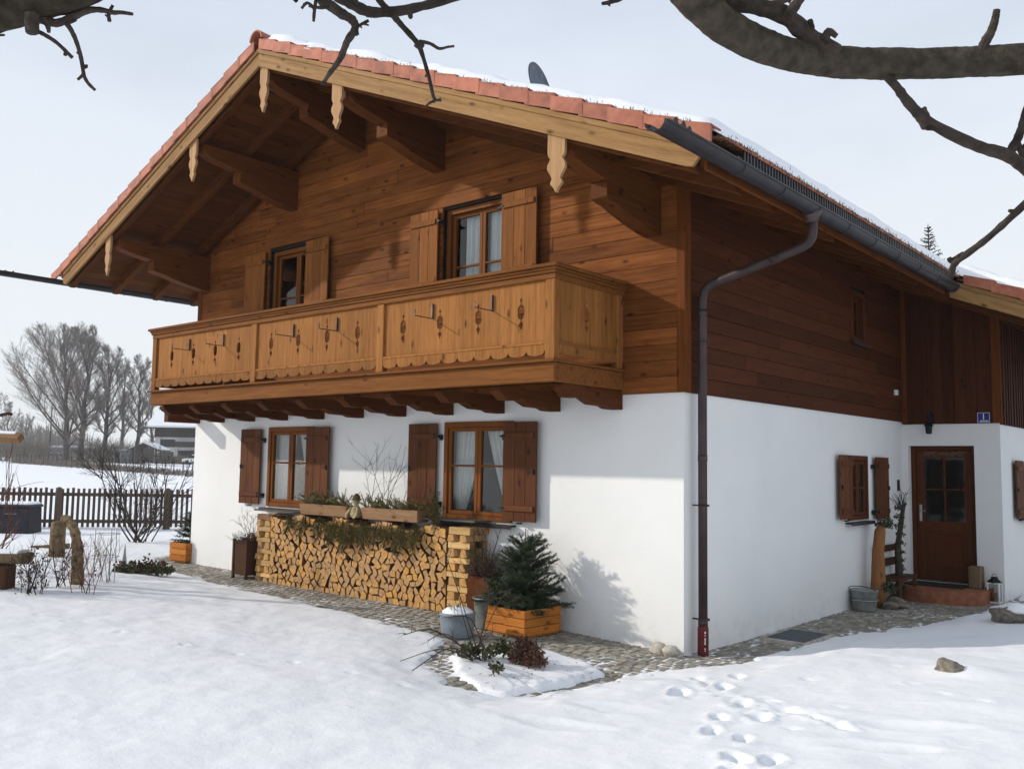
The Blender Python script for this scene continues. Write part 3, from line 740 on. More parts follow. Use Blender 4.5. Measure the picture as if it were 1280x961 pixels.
# ------------------------------------------------------------------ curtains behind the panes
def curtain(f, ufun, z0, z1, o, label, name='curtain', nf=7, mat='curtain'):
    t = MB(); nz, nu = 14, 48; vs = []
    for i in range(nz+1):
        z = z0+(z1-z0)*i/nz; a, b = ufun((z-z0)/(z1-z0))
        for k in range(nu+1):
            s_ = k/nu; amp = .016+.012*(1-i/nz)
            ob = o - amp*sin(2*pi*nf*s_+.6*sin(3*s_+i*.1)) - .008*sin(11*s_+2)
            vs.append(f(a+(b-a)*s_, ob, z))
    t.add(vs, [(i*(nu+1)+k, i*(nu+1)+k+1, (i+1)*(nu+1)+k+1, (i+1)*(nu+1)+k) for i in range(nz) for k in range(nu)], .5)
    return tag(t.build(name, M[mat], None, f((ufun(0)[0]+ufun(0)[1])/2, o, z0), smooth=True), label, 'curtain', 'white curtains behind the windows')
def drape(u_out, u_top, u_bot):                 # outer edge fixed, inner edge sweeps back towards the tie
    return lambda h: (u_out, u_bot+(u_top-u_bot)*(h**.8))
curtain(FR, drape(-3.50, -3.0, -3.28), 1.36, 2.40, -.14, 'white drape swept aside in the left sash of the ground floor window above the spruce')
curtain(FR, drape(-2.40, -2.93, -2.55), 1.36, 2.40, -.14, 'white drape swept aside in the right sash of the ground floor window above the spruce')
curtain(FR, drape(-7.44, -6.92, -7.16), 1.36, 2.40, -.14, 'white drape in the left sash of the ground floor window above the far firewood')
curtain(FR, drape(-6.36, -6.86, -6.5), 1.36, 2.40, -.14, 'white drape half hidden by a brown shutter at the far end of the firewood')
curtain(FR, lambda h: (-3.46, -3.06), 4.26, 5.3, -.22, 'plain white net curtain in the left sash of the upper window with two pale shutters', nf=5)
curtain(FR, lambda h: (-3.03, -2.5), 4.26, 5.3, -.22, 'plain white net curtain in the right sash of the upper window with two pale shutters', nf=6)
curtain(FR, lambda h: (-7.05+.25*h, -6.5-.1*h), 4.24, 4.75, -.24, 'short white curtain gathered low in the upper window at the shaded end of the balcony', nf=4)
curtain(SD, lambda h: (4.72, 5.40), 1.3, 2.1, -.13, 'white net curtain in the small side window near the entrance', nf=6)

# ------------------------------------------------------------------ small things fixed on or near the house
# house number plate
hn = thing('house_number_plate', DR(1.25, .03, 2.79), 'small blue house number plate with a white 1, right of the entrance door', 'sign')
t = PB(); t.box(DR(1.155, .028, 2.715), DR(1.345, .036, 2.885)); t.build('plate', M['blue'], hn, bevel=.003)
t = PB()
for p, q in (((1.163, 2.722), (1.337, 2.727)), ((1.163, 2.873), (1.337, 2.878)), ((1.163, 2.727), (1.168, 2.873)), ((1.332, 2.727), (1.337, 2.873))): t.box(DR(p[0], .036, p[1]), DR(q[0], .0375, q[1]))
x = 1.20
for w in (.012, .01, .014, .012, .01, .014, .010): t.box(DR(x, .036, 2.738), DR(x+w, .0375, 2.753+R.uniform(0, .006))); x += w+.006
t.build('border', M['white'], hn)
text_mesh('numeral', '1', .135, .001, M['white'], hn, DR(1.25, .038, 2.81))
# wall lamp over the door
wl = thing('wall_lamp', DR(.48, .03, 2.62), 'black wrought iron wall lamp on the timber edge above the entrance door', 'lamp')
t = PB(); t.box(DR(.45, .028, 2.72), DR(.51, .04, 2.88)); t.tube([DR(.48, .04, 2.84), DR(.48, .12, 2.90), DR(.48, .20, 2.86), DR(.48, .21, 2.74)], .012, 8); t.build('bracket', M['iron'], wl)
t = MB(); t.lathe(DR(.48, .21, 2.58), [(.0, .16), (.03, .155), (.075, .10), (.085, .095), (.06, .09)], 12); t.lathe(DR(.48, .21, 2.58), [(.058, .09), (.045, -.03), (.0, -.04)], 8); t.build('lantern_head', M['iron'], wl)
# satellite dish behind the roof
sd = thing('satellite_dish', (-4.45, 3.0, 7.1), 'dark grey satellite dish rising behind the snowy roof slope', 'dish')
cdir = Vector((.87, .17, .20)).normalized(); ctr = Vector((-4.52, 3.0, 8.30))
ax = cdir.cross(Vector((0, 0, 1))).normalized(); ay = ax.cross(cdir).normalized()*-1
t = MB(); vs = []; nr, na = 6, 32
for side in (0, 1):
    for i in range(nr+1):
        q = .39*i/nr
        for k in range(na): vs.append(ctr + ax*q*cos(2*pi*k/na) + ay*q*1.08*sin(2*pi*k/na) + cdir*(.5*q*q - side*.022))
fs = []
for side in (0, 1):
    o = side*(nr+1)*na
    fs += [(o+i*na+k, o+i*na+(k+1) % na, o+(i+1)*na+(k+1) % na, o+(i+1)*na+k) for i in range(nr) for k in range(na)]
o = (nr+1)*na; fs += [(nr*na+k, nr*na+(k+1) % na, o+nr*na+(k+1) % na, o+nr*na+k) for k in range(na)]
t.add(vs, fs, .3); t.build('reflector', flat('dish_paint', (.1, .12, .15), .5), sd, smooth=True)
t = MB(); t.tube([ctr-cdir*.02, ctr-cdir*.14, ctr-cdir*.14-Vector((0, 0, 1.35))], .025, 8); t.tube([ctr-ay*.38*(1 if ay.z > 0 else -1), ctr-ay*.34*(1 if ay.z > 0 else -1)+cdir*.40], .012, 6); t.build('mast', M['iron'], sd)

# ------------------------------------------------------------------ firewood
GZ = .122                                        # ground under the stack
FY = -.385                                       # front face of the stack
def clip(poly, nx, ny, d):                       # keep nx*x+ny*y <= d
    out = []
    for i in range(len(poly)):
        a, b = poly[i], poly[(i+1) % len(poly)]
        fa, fb = nx*a[0]+ny*a[1]-d, nx*b[0]+ny*b[1]-d
        if fa <= 0: out.append(a)
        if fa*fb < 0:
            k = fa/(fa-fb); out.append((a[0]+(b[0]-a[0])*k, a[1]+(b[1]-a[1])*k))
    return out
LX0, LX1, LZ1 = -6.80, -3.12, 1.13
q = random.Random(5); sites = []; nx_, nz_ = 33, 12
for j in range(nz_):
    for i in range(nx_):
        sites.append((LX0+(LX1-LX0)*(i+.5+(.25 if j % 2 else -.25)+q.uniform(-.27, .27))/nx_, GZ+(LZ1-GZ)*(j+.5+q.uniform(-.27, .27))/nz_))
extra = []
for k in range(0): extra.append((q.uniform(LX0, LX1), q.uniform(GZ, LZ1)))
sites += [e for e in extra if min(hypot(e[0]-s[0], e[1]-s[1]) for s in sites) > .06]
LG = 'split logs in the firewood stack'
def log_label(x, z):
    if z > .93: return 'split firewood log in the top layer of the stack, pale cut end facing the lawn'
    if z < .27: return 'split firewood log in the bottom layer of the stack, resting on the paving'
    if x < -5.55: return 'split firewood log amid the stack, nearer the dark box of heather'
    if x > -4.35: return 'split firewood log amid the stack, nearer the spruce end'
    return 'split firewood log in the middle of the stack under the hanging fir boughs'
faces = []
for si, (sx, sz) in enumerate(sites):
    poly = [(LX0, GZ+.002), (LX1, GZ+.002), (LX1, LZ1+.05*sin(sx*7)), (LX0, LZ1+.05*sin(sx*7))]
    for tj, (tx, tz) in enumerate(sites):
        if tj == si or abs(tx-sx) > .5 or abs(tz-sz) > .5: continue
        poly = clip(poly, tx-sx, tz-sz, ((tx*tx+tz*tz)-(sx*sx+sz*sz))/2)
        if len(poly) < 3: break
    if len(poly) < 3: continue
    cx = sum(p[0] for p in poly)/len(poly); cz = sum(p[1] for p in poly)/len(poly)
    pts = []                                     # merge short edges, shrink, jitter
    for p in poly:
        if not pts or hypot(p[0]-pts[-1][0], p[1]-pts[-1][1]) > .02: pts.append(p)
    if len(pts) < 3: continue
    if len(pts) > 4:                             # drop the flattest corner: split faces are straight
        best = min(range(len(pts)), key=lambda i: abs((pts[i][0]-pts[i-1][0])*(pts[(i+1) % len(pts)][1]-pts[i][1])-(pts[i][1]-pts[i-1][1])*(pts[(i+1) % len(pts)][0]-pts[i][0]))); pts.pop(best)
    if len(pts) > 4 and q.random() < .35: pts.pop(q.randrange(len(pts)))
    k = q.uniform(.87, .96); pts = [(cx+(p[0]-cx)*k+q.uniform(-.004, .004), cz+(p[1]-cz)*k+q.uniform(-.004, .004)) for p in pts]
    if q.random() < .6:                          # one rounded bark side
        i = q.randrange(len(pts)); a, b = pts[i], pts[(i+1) % len(pts)]
        mx, mz = (a[0]+b[0])/2, (a[1]+b[1])/2; d = hypot(mx-cx, mz-cz)+1e-6; g = .013/d
        pts.insert(i+1, (mx+(mx-cx)*g, mz+(mz-cz)*g))
    area = abs(sum(pts[i-1][0]*pts[i][1]-pts[i][0]*pts[i-1][1] for i in range(len(pts))))/2
    faces.append((area, pts, cx, cz))
faces.sort(key=lambda f_: -f_[0])
rest = MB()
for n_, (area, pts, cx, cz) in enumerate(faces):
    yf = FY + q.uniform(-.014, .014); t = MB() if n_ < 245 else rest
    t.prism(pts, lambda u, v, h: (u, h, v), yf, -.05, r=q.random(), mi=0, mcap=1)
    if n_ < 245: tag(t.build('firewood_log', [M['logside'], M['logend']], None, (cx, yf, cz)), log_label(cx, cz), 'log', LG)
tag(rest.build('small_firewood', [M['logside'], M['logend']], None, (-5, FY, .6)), 'thinner split logs filling in between the larger logs of the stack', 'logs', None, 'stuff')
def crib(x0, x1, ztop, name_l, name_c, seed):    # cross-stacked end column
    q = random.Random(seed); z = GZ+.002; j = 0
    while z < ztop-.05:
        h = q.uniform(.075, .1)
        n = 2
        for k in range(n):
            t = MB()
            if j % 2:                            # logs along the stack
                yc = FY+.06+(.27)*k/(n-1); w = .1
                pts = [(yc-w/2, z), (yc+w/2, z+q.uniform(0, .015)), (yc+w*.42, z+h-.004), (yc-w*.46, z+h-.004-q.uniform(0, .012))]
                e = q.uniform(-.02, .02); t.prism(pts, lambda u, v, hh: (hh, u, v), x0+e, x1+e+q.uniform(-.01, .02), r=q.random(), mi=2 if q.random() < .75 else 0, mcap=1); lab = name_l
            else:
                xc = x0+.07+(x1-x0-.15)*k/(n-1)+q.uniform(-.02, .02); w = q.uniform(.1, .14)
                pts = [(xc-w/2, z), (xc+w/2, z), (xc+w*q.uniform(.2, .48), z+h-.004), (xc-w*q.uniform(.2, .48), z+h-.004)]
                yf = FY+q.uniform(-.02, .01); t.prism(pts, lambda u, v, hh: (u, hh, v), yf, -.05, r=q.random(), mi=2, mcap=1); lab = name_c
            c = [sum(v[i] for v in t.v)/len(t.v) for i in range(3)]
            tag(t.build('firewood_log', [M['logside'], M['logend'], M['logsplit']], None, c, bevel=.004), lab, 'log', LG)
        z += h; j += 1
crib(-3.10, -2.74, 1.20, 'split log lying lengthwise in the cross-stacked column nearest the spruce', 'split log with its end forward in the cross-stacked column nearest the spruce', 3)
crib(-7.17, -6.82, 1.17, 'split log lying lengthwise in the cross-stacked column beside the dark box of heather', 'split log with its end forward in the cross-stacked column beside the dark box of heather', 4)
for x0, x1, y0, z, lab in ((-7.25, -6.2, -.40, 1.19, 'grey weathered plank on the far end of the firewood stack under the window'), (-3.75, -2.70, -.33, 1.235, 'grey weathered plank on the end of the firewood stack by the spruce'), (-6.15, -3.8, -.20, 1.185, 'long grey plank on the firewood behind the flower troughs')):
    t = MB(); t.box((x0, y0, z), (x1, -.03, z+.022)); tag(t.build('cover_plank', M['plank'], None, ((x0+x1)/2, -.2, z), bevel=.005), lab, 'plank', 'planks covering the firewood')

# ------------------------------------------------------------------ foliage helpers
def sprig(mb, p, d, ln, nl, dens, q, flat_=False, droop=.0, rad=.003, wood_mb=None):   # twig with needles
    p = Vector(p); d = Vector(d).normalized(); n = max(3, int(ln/.03)); pts = [p.copy()]
    for i in range(n): d = (d+Vector((q.gauss(0, .05), q.gauss(0, .05), -droop*.1+q.gauss(0, .04)))).normalized(); pts.append(pts[-1]+d*ln/n)
    if wood_mb is not None: wood_mb.tube(pts, [rad]*n+[rad*.5], 3, cap=False)
    m_ = int(dens*ln)
    for i in range(m_):
        s_ = (i+q.random())/m_*n; k = min(int(s_), n-1); c = pts[k].lerp(pts[k+1], s_-k); t_ = (pts[k+1]-pts[k]).normalized()
        a = t_.orthogonal().normalized(); b = t_.cross(a); w = q.uniform(0, 2*pi)
        side = a*cos(w)+b*sin(w)
        nd_ = (t_*q.uniform(.35, .9)+side).normalized()*nl*q.uniform(.7, 1.15)
        wv = nd_.cross(t_).normalized()*nl*.11
        mb.add([c-wv, c+wv, c+nd_+wv*.3, c+nd_-wv*.3], [(0, 1, 2, 3)], q.random())
    return pts
def bough(name, p, d, ln, mat, label, cat, group, seed, droop=.6, nl=.022):
    q = random.Random(seed); nb = MB(); wb = MB(); p = Vector(p); d = Vector(d).normalized()
    pts = sprig(nb, p, d, ln, nl, 380, q, droop=droop, rad=.006, wood_mb=wb)
    for i in range(1, len(pts)-1):
        t_ = (pts[i+1]-pts[i]).normalized(); side = t_.cross(Vector((q.gauss(0, .3), -1, q.gauss(0, .3)))).normalized()
        for sg in (-1, 1):
            l2 = ln*.5*(1-i/len(pts))*q.uniform(.6, 1.1)+.05
            sp = sprig(nb, pts[i], t_*.8+side*sg*.9, l2, nl, 420, q, droop=droop, wood_mb=wb)
            if l2 > .12:
                for j in range(2, len(sp)-1, 2):
                    t2 = (sp[j+1]-sp[j]).normalized(); s2 = t2.cross(Vector((0, -1, .2))).normalized()
                    for g in (-1, 1): sprig(nb, sp[j], t2*.8+s2*g, l2*.35, nl, 420, q, droop=droop)
    r = thing(name, p, label, cat, group)
    wb.build('twig', M['twig'], r); nb.build('needles', M[mat], r)
    return r
def spruce(root, base, h, rb, mat, q, whorl=.085, nl=.026, dens=260, tip=.16, pw=.62):
    nb = MB(); wb = MB(); b = Vector(base)
    wb.tube([b, b+Vector((0, 0, h*.5)), b+Vector((0, 0, h))], [.016, .011, .004], 6)
    z = .03
    sprig(nb, b+Vector((0, 0, h-tip)), (0, 0, 1), tip, nl*.8, dens*.9, q)
    while z < h-tip*.8:
        f_ = 1-z/h; L_ = rb*(f_**pw)*q.uniform(.85, 1.1)+.03
        for k in range(11):
            w = q.uniform(0, 2*pi); el = .10+.72*(1-f_)+q.gauss(0, .12)
            d = Vector((cos(w)*cos(el), sin(w)*cos(el), sin(el))); lk = L_*q.uniform(.7, 1.15)
            sp = sprig(nb, b+Vector((0, 0, z+q.uniform(-.02, .02))), d, lk, nl, dens, q, droop=-.05, wood_mb=wb)
            for i in range(1, len(sp)-1, 2):
                t_ = (sp[i+1]-sp[i]).normalized(); s_ = t_.cross(Vector((0, 0, 1))).normalized()
                for g in (-1, 1): sprig(nb, sp[i], t_+s_*g*.8+Vector((0, 0, q.uniform(-.2, .3))), max(.05, lk*.42*(1-i/len(sp)*.6)), nl, dens, q, droop=.05)
        z += whorl
    wb.build('stem', M['twig'], root); nb.build('needles', M[mat], root)
def twigs(mb, p, d, ln, rad, q, depth=2, bend=.25, up=.0, branch=3, spread=.6):
    p = Vector(p); d = Vector(d).normalized(); n = 5; pts = [p.copy()]
    for i in range(n): d = (d+Vector((q.gauss(0, bend*.4), q.gauss(0, bend*.4), q.gauss(0, bend*.4)+up*.15))).normalized(); pts.append(pts[-1]+d*ln/n)
    mb.tube(pts, [rad*(1-.6*i/n) for i in range(n+1)], 4 if rad < .012 else 6, cap=False)
    if depth > 0:
        for k in range(branch):
            i = q.randint(1, n-1); t_ = (pts[i+1]-pts[i]).normalized()
            s_ = Vector((q.gauss(0, 1), q.gauss(0, 1), q.gauss(0, 1))); s_ = (s_-t_*s_.dot(t_)).normalized()
            twigs(mb, pts[i], t_+s_*spread, ln*q.uniform(.35, .6), rad*.55, q, depth-1, bend, up, branch, spread)
    return pts
def leafclump(mb, c, rx, ry, rz_, n, size, q, lo=0.):
    for _ in range(n):
        d = Vector((q.gauss(0, 1), q.gauss(0, 1), q.gauss(0, 1))).normalized()*(q.random()**.4)
        if d.z < lo: d.z = -d.z*.3
        p = Vector(c)+Vector((d.x*rx, d.y*ry, d.z*rz_)); a = Vector((q.gauss(0, 1), q.gauss(0, 1), q.gauss(0, 1)+.6)).normalized()*size*q.uniform(.6, 1.3)
        w = a.orthogonal().normalized()*size*.3
        mb.add([p, p+a*.5+w, p+a, p+a*.5-w], [(0, 1, 2, 3)], q.random())
def heather(mb, c, rx, ry, h, n, q):
    leafclump(mb, (c[0], c[1], c[2]+h*.25), rx*1.05, ry*1.05, h*.6, n*5, .028, q)
    for _ in range(n):
        x, y = q.uniform(-rx, rx), q.uniform(-ry, ry); d = Vector((x*1.2+q.gauss(0, .04), y*1.2+q.gauss(0, .04), h)).normalized()
        sprig(mb, (c[0]+x, c[1]+y, c[2]), d, h*q.uniform(.6, 1.2), .016, 330, q)

# ------------------------------------------------------------------ flower troughs on the stack and fir boughs
q = random.Random(21)
def trough(x0, x1, y0, y1, z0, z1, label, tilt=0):
    r = thing('flower_trough', ((x0+x1)/2, (y0+y1)/2, z0), label, 'flower trough', 'flower troughs on the firewood')
    t = MB(); e = .02
    def wallq(xa, ya, xb, yb, nx, ny): pass
    t.hexa([(x0+.02, y0+.015, z0), (x1-.02, y0+.015, z0), (x1-.02, y0+.04, z0), (x0+.02, y0+.04, z0), (x0, y0, z1), (x1, y0, z1), (x1, y0+.022, z1), (x0, y0+.022, z1)])
    t.box((x0+.02, y1-.022, z0), (x1-.02, y1, z1)); t.box((x0+.01, y0+.023, z0), (x0+.03, y1-.022, z1-.003)); t.box((x1-.03, y0+.023, z0), (x1-.01, y1-.022, z1-.003))
    t.box((x0+.03, y0+.04, z0), (x1-.03, y1-.022, z0+.02)); t.build('box', M['trough'], r, bevel=.004)
    t = MB(); t.box((x0+.03, y0+.03, z1-.03), (x1-.03, y1-.022, z1-.018)); t.build('soil', M['dark'], r)
    return r
tr1 = trough(-6.10, -5.03, -.41, -.21, 1.19, 1.345, 'pale wooden flower trough full of fir sprigs, under the far window')
tr2 = trough(-4.72, -3.62, -.41, -.21, 1.19, 1.345, 'pale wooden flower trough with bare twigs and fir sprigs, left of the curtained window')
for r, x0, x1 in ((tr1, -6.1, -5.03), (tr2, -4.72, -3.62)):
    t = MB(); w = MB()
    for k in range(95):
        x = q.uniform(x0+.02, x1-.02); sprig(t, (x, q.uniform(-.38, -.24), 1.34), (q.gauss(0, .5), -.35+q.gauss(0, .3), .55), q.uniform(.13, .27), .024, 420, q, droop=.5, wood_mb=w)
    t.build('fir_sprig', M['needle2'], r)
    w.build('twig', M['twig'], r)
t = MB()
for k in range(6): twigs(t, (-4.65+q.uniform(0, .35), -.3, 1.33), (q.gauss(-.1, .38), q.gauss(0, .12), 1), q.uniform(.55, 1.0), .005, q, 2, .2, .1, 3, .6)
t.build('bare_twig', M['twig'], tr2)
for i, (x, y, z, dx, dz, ln) in enumerate(((-6.25, -.42, 1.20, -.25, -1, .3), (-5.95, -.42, 1.19, .1, -1, .34), (-5.6, -.42, 1.2, .3, -1, .36), (-5.25, -.42, 1.2, -.1, -1, .42), (-4.95, -.43, 1.2, .05, -1, .5), (-4.7, -.42, 1.2, .35, -1, .42), (-4.35, -.42, 1.18, .1, -1, .3), (-4.1, -.42, 1.18, -.05, -1, .36), (-3.85, -.42, 1.19, -.2, -1, .44), (-3.66, -.42, 1.2, .25, -1, .38), (-3.50, -.34, 1.25, .7, .35, .36), (-3.52, -.3, 1.3, .25, .8, .34))):
    bough('fir_bough', (x, y, z), (dx, -.35 if dz < 0 else -.1, dz), ln, 'needle2', ('green fir bough hanging over the front of the firewood stack' if dz < 0 else 'green fir bough standing up on the firewood beside the curtained window'), 'bough', 'fir boughs on the firewood' , 40+i)
# straw figure between the troughs
fg = thing('straw_figure', (-4.88, -.36, 1.19), 'small straw figure sitting between the two flower troughs', 'figure')
t = MB(); c = (-4.88, -.36, 1.19)
t.lathe(c, [(0, 0), (.07, .01), (.085, .06), (.06, .13), (.035, .17), (.03, .185)], 12); t.tube([(-4.95, -.38, 1.33), (-4.99, -.43, 1.24), (-4.96, -.47, 1.19)], [.024, .02, .014], 7); t.tube([(-4.82, -.38, 1.33), (-4.79, -.43, 1.24), (-4.82, -.46, 1.19)], [.024, .02, .014], 7); t.build('body', M['straw'], fg, smooth=True)
t = MB(); t.lathe((c[0], c[1], c[2]+.18), [(0, 0), (.04, .012), (.052, .05), (.042, .09), (0, .105)], 12); t.build('head', M['straw'], fg, smooth=True)
t = MB(); t.lathe((c[0], c[1], c[2]+.245), [(.085, .0), (.055, .02), (.05, .05), (.02, .085), (0, .09)], 12); t.build('hat', M['moss'], fg, smooth=True)

# ------------------------------------------------------------------ planters and pots by the wall
hb = thing('dark_planter', (-7.50, -.28, .15), 'dark brown wooden box of heather at the far end of the firewood', 'planter')
t = MB(); X0, X1, Y0, Y1, Z0, Z1 = -7.60, -7.24, -.50, -.08, .15, .72
t.box((X0, Y0, Z0+.06), (X1, Y0+.025, Z1)); t.box((X0, Y1-.025, Z0+.06), (X1, Y1, Z1)); t.box((X0, Y0+.025, Z0+.06), (X0+.025, Y1-.025, Z1)); t.box((X1-.025, Y0+.025, Z0+.06), (X1, Y1-.025, Z1)); t.box((X0, Y0, Z1-.1), (X1, Y1, Z1-.09))
for x in (X0-.012, X1-.03): t.box((x, Y0-.012, Z0), (x+.042, Y0+.03, Z1+.03)); t.box((x, Y1-.04, Z0), (x+.042, Y1, Z1+.01))
t.build('box', M['darkbox'], hb, bevel=.004)
t = MB(); heather(t, (-7.42, -.29, .66), .15, .18, .2, 90, q); t.build('heather', M['heather'], hb)
t = MB(); heather(t, (-7.42, -.29, .66), .17, .2, .2, 60, q)
for k in range(5): twigs(t, (-7.42+q.uniform(-.12, .12), -.29, .7), (q.gauss(0, .3), 0, 1), .42, .005, q, 2)
t.build('greenery', M['heath2'], hb)

def slat_planter(cx, cy, rot, w, d, h, z, label, group=None):
    r = thing('slatted_planter', (0, 0, 0), label, 'planter', group)
    t = MB(); n = 3
    hw, hd = w/2, d/2
    for k in range(n):
        za, zb = z+.02+(h-.02)*k/n+.003, z+.02+(h-.02)*(k+1)/n-.003
        t.box((-hw, -hd, za), (hw, -hd+.024, zb)); t.box((-hw, hd-.024, za), (hw, hd, zb)); t.box((-hw, -hd+.025, za), (-hw+.024, hd-.025, zb), None, 1); t.box((hw-.024, -hd+.025, za), (hw, hd-.025, zb), None, 1)
    t.box((-hw+.02, -hd+.02, z), (hw-.02, hd-.02, z+.02))
    t.build('slatted_box', [M['planter'], M['planterY']], r, bevel=.005)
    t = MB(); t.box((-hw+.025, -hd+.025, z+h-.05), (hw-.025, hd-.025, z+h-.035)); t.build('soil', M['dark'], r)
    r.location = (cx, cy, 0); r.rotation_euler = (0, 0, rot)
    return r
sp = slat_planter(-1.80, -.46, radians(-4), .62, .60, .30, .065, 'orange slatted wooden planter holding a small dark spruce by the white wall')
tn = MB()
sr = thing('small_spruce', (-1.78, -.46, .33), 'small dark green spruce growing in the orange slatted planter near the house corner', 'spruce')
spruce(sr, (-1.78, -.46, .33), .90, .47, 'needle', random.Random(8), tip=.2, pw=.55, whorl=.065, dens=300)
sp2 = slat_planter(-9.9, .12, radians(3), .50, .5, .33, .18, 'orange planter with a dark conifer half hidden behind the far house corner')
sr2 = thing('small_conifer', (-9.92, .12, .48), 'dark green conifer growing in the planter behind the far house corner', 'conifer')
spruce(sr2, (-9.92, .12, .48), .55, .3, 'needle', random.Random(9), dens=200, tip=.08)

# dark planter with heather behind the bucket
hp = thing('tall_planter', (-2.50, -.28, .09), 'reddish wooden box with purple heather between the firewood and the spruce', 'planter')
t = MB(); t.box((-2.68, -.46, .09), (-2.33, -.44, .62)); t.box((-2.68, -.12, .09), (-2.33, -.10, .62)); t.box((-2.68, -.44, .09), (-2.66, -.12, .62)); t.box((-2.35, -.44, .09), (-2.33, -.12, .62)); t.box((-2.66, -.44, .54), (-2.35, -.12, .55)); t.build('box', M['joist'], hp, bevel=.004)
t = MB(); heather(t, (-2.5, -.3, .55), .15, .14, .32, 90, q); t.build('heather', M['heather'], hp)
t = MB(); heather(t, (-2.56, -.3, .55), .15, .14, .42, 50, q); t.build('greenery', M['heath2'], hp)
t = MB()
for k in range(7): twigs(t, (-2.5+q.uniform(-.12, .12), -.3, .6), (q.gauss(0, .22), q.gauss(0, .1), 1), q.uniform(.5, .85), .006, q, 2, .15)
t.build('bare_stem', M['twig'], hp)
# galvanised bucket
bk = thing('metal_bucket', (-2.20, -.62, .085), 'grey galvanised bucket with cut twigs between the firewood and the spruce planter', 'bucket')
t = MB(); t.lathe((-2.20, -.62, .085), [(0, 0), (.125, 0), (.128, .012), (.165, .33), (.175, .335), (.175, .345), (.16, .34), (.122, .03), (0, .03)], 28); t.build('body', M['zinc'], bk, smooth=True)
t = MB(); t.tube([(-2.20+.168*cos(w), -.62+.168*sin(w)*.3-.12*0, .425-.15*sin(w)*.0+.0) if False else (-2.20+.165*cos(w), -.62-.10*sin(w), .425-.05*sin(w)) for w in [pi*k/12 for k in range(13)]], .005, 6); t.build('handle', M['iron'], bk)
t = MB(); t.lathe((-2.20, -.62, .085), [(0, .30), (.148, .30)], 20); t.build('soil', M['dark'], bk)
t = MB()
for k in range(26): twigs(t, (-2.20+q.uniform(-.1, .1), -.62+q.uniform(-.1, .1), .39), (q.gauss(.2, .6), q.gauss(0, .5), .45), q.uniform(.12, .26), .005, q, 1)
t.build('cut_twig', M['weather'], bk)
# grey pot with snow
pt = thing('grey_pot', (-2.10, -1.22, .075), 'round blue grey flower pot capped with snow in front of the firewood', 'flower pot')
t = MB(); t.lathe((-2.10, -1.22, .07), [(0, 0), (.15, 0), (.168, .03), (.192, .17), (.188, .235), (.197, .24), (.197, .27), (.18, .272), (.172, .2), (0, .2)], 32); t.build('body', M['pot'], pt, smooth=True)
t = MB(); t.lathe((-2.10, -1.22, .07), [(.176, .25), (.165, .285), (.12, .315), (.06, .325), (0, .33)], 24); tag(t.build('snow_cap', M['snow'], pt, smooth=True))
t = MB()
for k in range(10): twigs(t, (-2.10+q.uniform(-.1, .1), -1.24+q.uniform(-.1, .1), .38), (q.gauss(0, .5), q.gauss(0, .5), .6), .09, .004, q, 1)
t.build('dead_stem', M['twig'], pt)
# shrub and dead stems in the small bed
sh = thing('dwarf_shrub', (-.75, -1.75, .11), 'dense dwarf shrub with red brown leaves in the snowy bed before the spruce', 'shrub')
t = MB(); leafclump(t, (-.72, -1.72, .10), .17, .14, .22, 1500, .036, q); leafclump(t, (-.56, -1.78, .10), .13, .12, .17, 600, .036, q); t.build('leaves', M['leafred'], sh)
t = MB()
for k in range(16): twigs(t, (-.7+q.uniform(-.08, .08), -1.74+q.uniform(-.08, .08), .06), (q.gauss(0, .5), q.gauss(0, .5), 1), .25, .006, q, 1)
t.build('stem', M['twig'], sh)
sh = thing('dwarf_shrub', (-.98, -1.72, .11), 'small sparse green brown tuft beside the dense red brown dwarf shrub', 'shrub')
t = MB(); leafclump(t, (-1.02, -1.70, .13), .1, .1, .16, 260, .045, q); t.build('leaves', M['leafgrn'], sh)
rb = thing('rose_bush', (-1.12, -1.98, .10), 'bare thorny rose stems arching over the snow beside the grey pot', 'shrub')
t = MB()
base = Vector((-1.12, -1.98, .08))
for px, py, dp, r_ in ((505, 793, 7.9, .005), (500, 826, 7.4, .004), (515, 838, 7.3, .005), (606, 720, 8.0, .005), (556, 690, 8.3, .004), (566, 770, 8.1, .004), (535, 800, 7.8, .004), (620, 800, 7.9, .004), (618, 845, 7.4, .005), (575, 740, 8.1, .003), (640, 735, 8.2, .003)):
    e = at(px, py, dp); m1 = base.lerp(e, .5)+Vector((q.gauss(0, .04), q.gauss(0, .04), .10+q.uniform(0, .08))); pts = smooth_path([base+Vector((q.gauss(0, .05), q.gauss(0, .05), 0)), m1, e], 6)
    t.tube(pts, [r_*1.5*(1-.55*i/len(pts)) for i in range(len(pts))], 5, cap=False)
    for k in range(4):
        i = q.randint(4, len(pts)-2); twigs(t, pts[i], (pts[i]-pts[i-1]).normalized()+Vector((q.gauss(0, .6), q.gauss(0, .6), q.gauss(.1, .5))), q.uniform(.1, .22), r_*.7, q, 1)
t.build('stem', M['twig'], rb)
t = MB(); leafclump(t, (-1.15, -1.95, .12), .22, .22, .10, 240, .05, q); leafclump(t, (-.62, -2.26, .12), .08, .05, .06, 70, .045, q); t.build('leaves', M['leafgrn'], rb)
for x, y, rd, lab in ((-.22, -.13, .09, 'pale rounded stone at the foot of the house corner, further from the drainpipe'), (-.09, -.12, .085, 'pale rounded stone at the foot of the house corner, next to the drainpipe')):
    t = MB(); rock(t, (x, y, .05), rd, int(x*100)+50, (1.15, .9, .75)); tag(t.build('garden_stone', M['stone'], None, (x, y, 0), smooth=True), lab, 'stone', 'stones at the house corner')
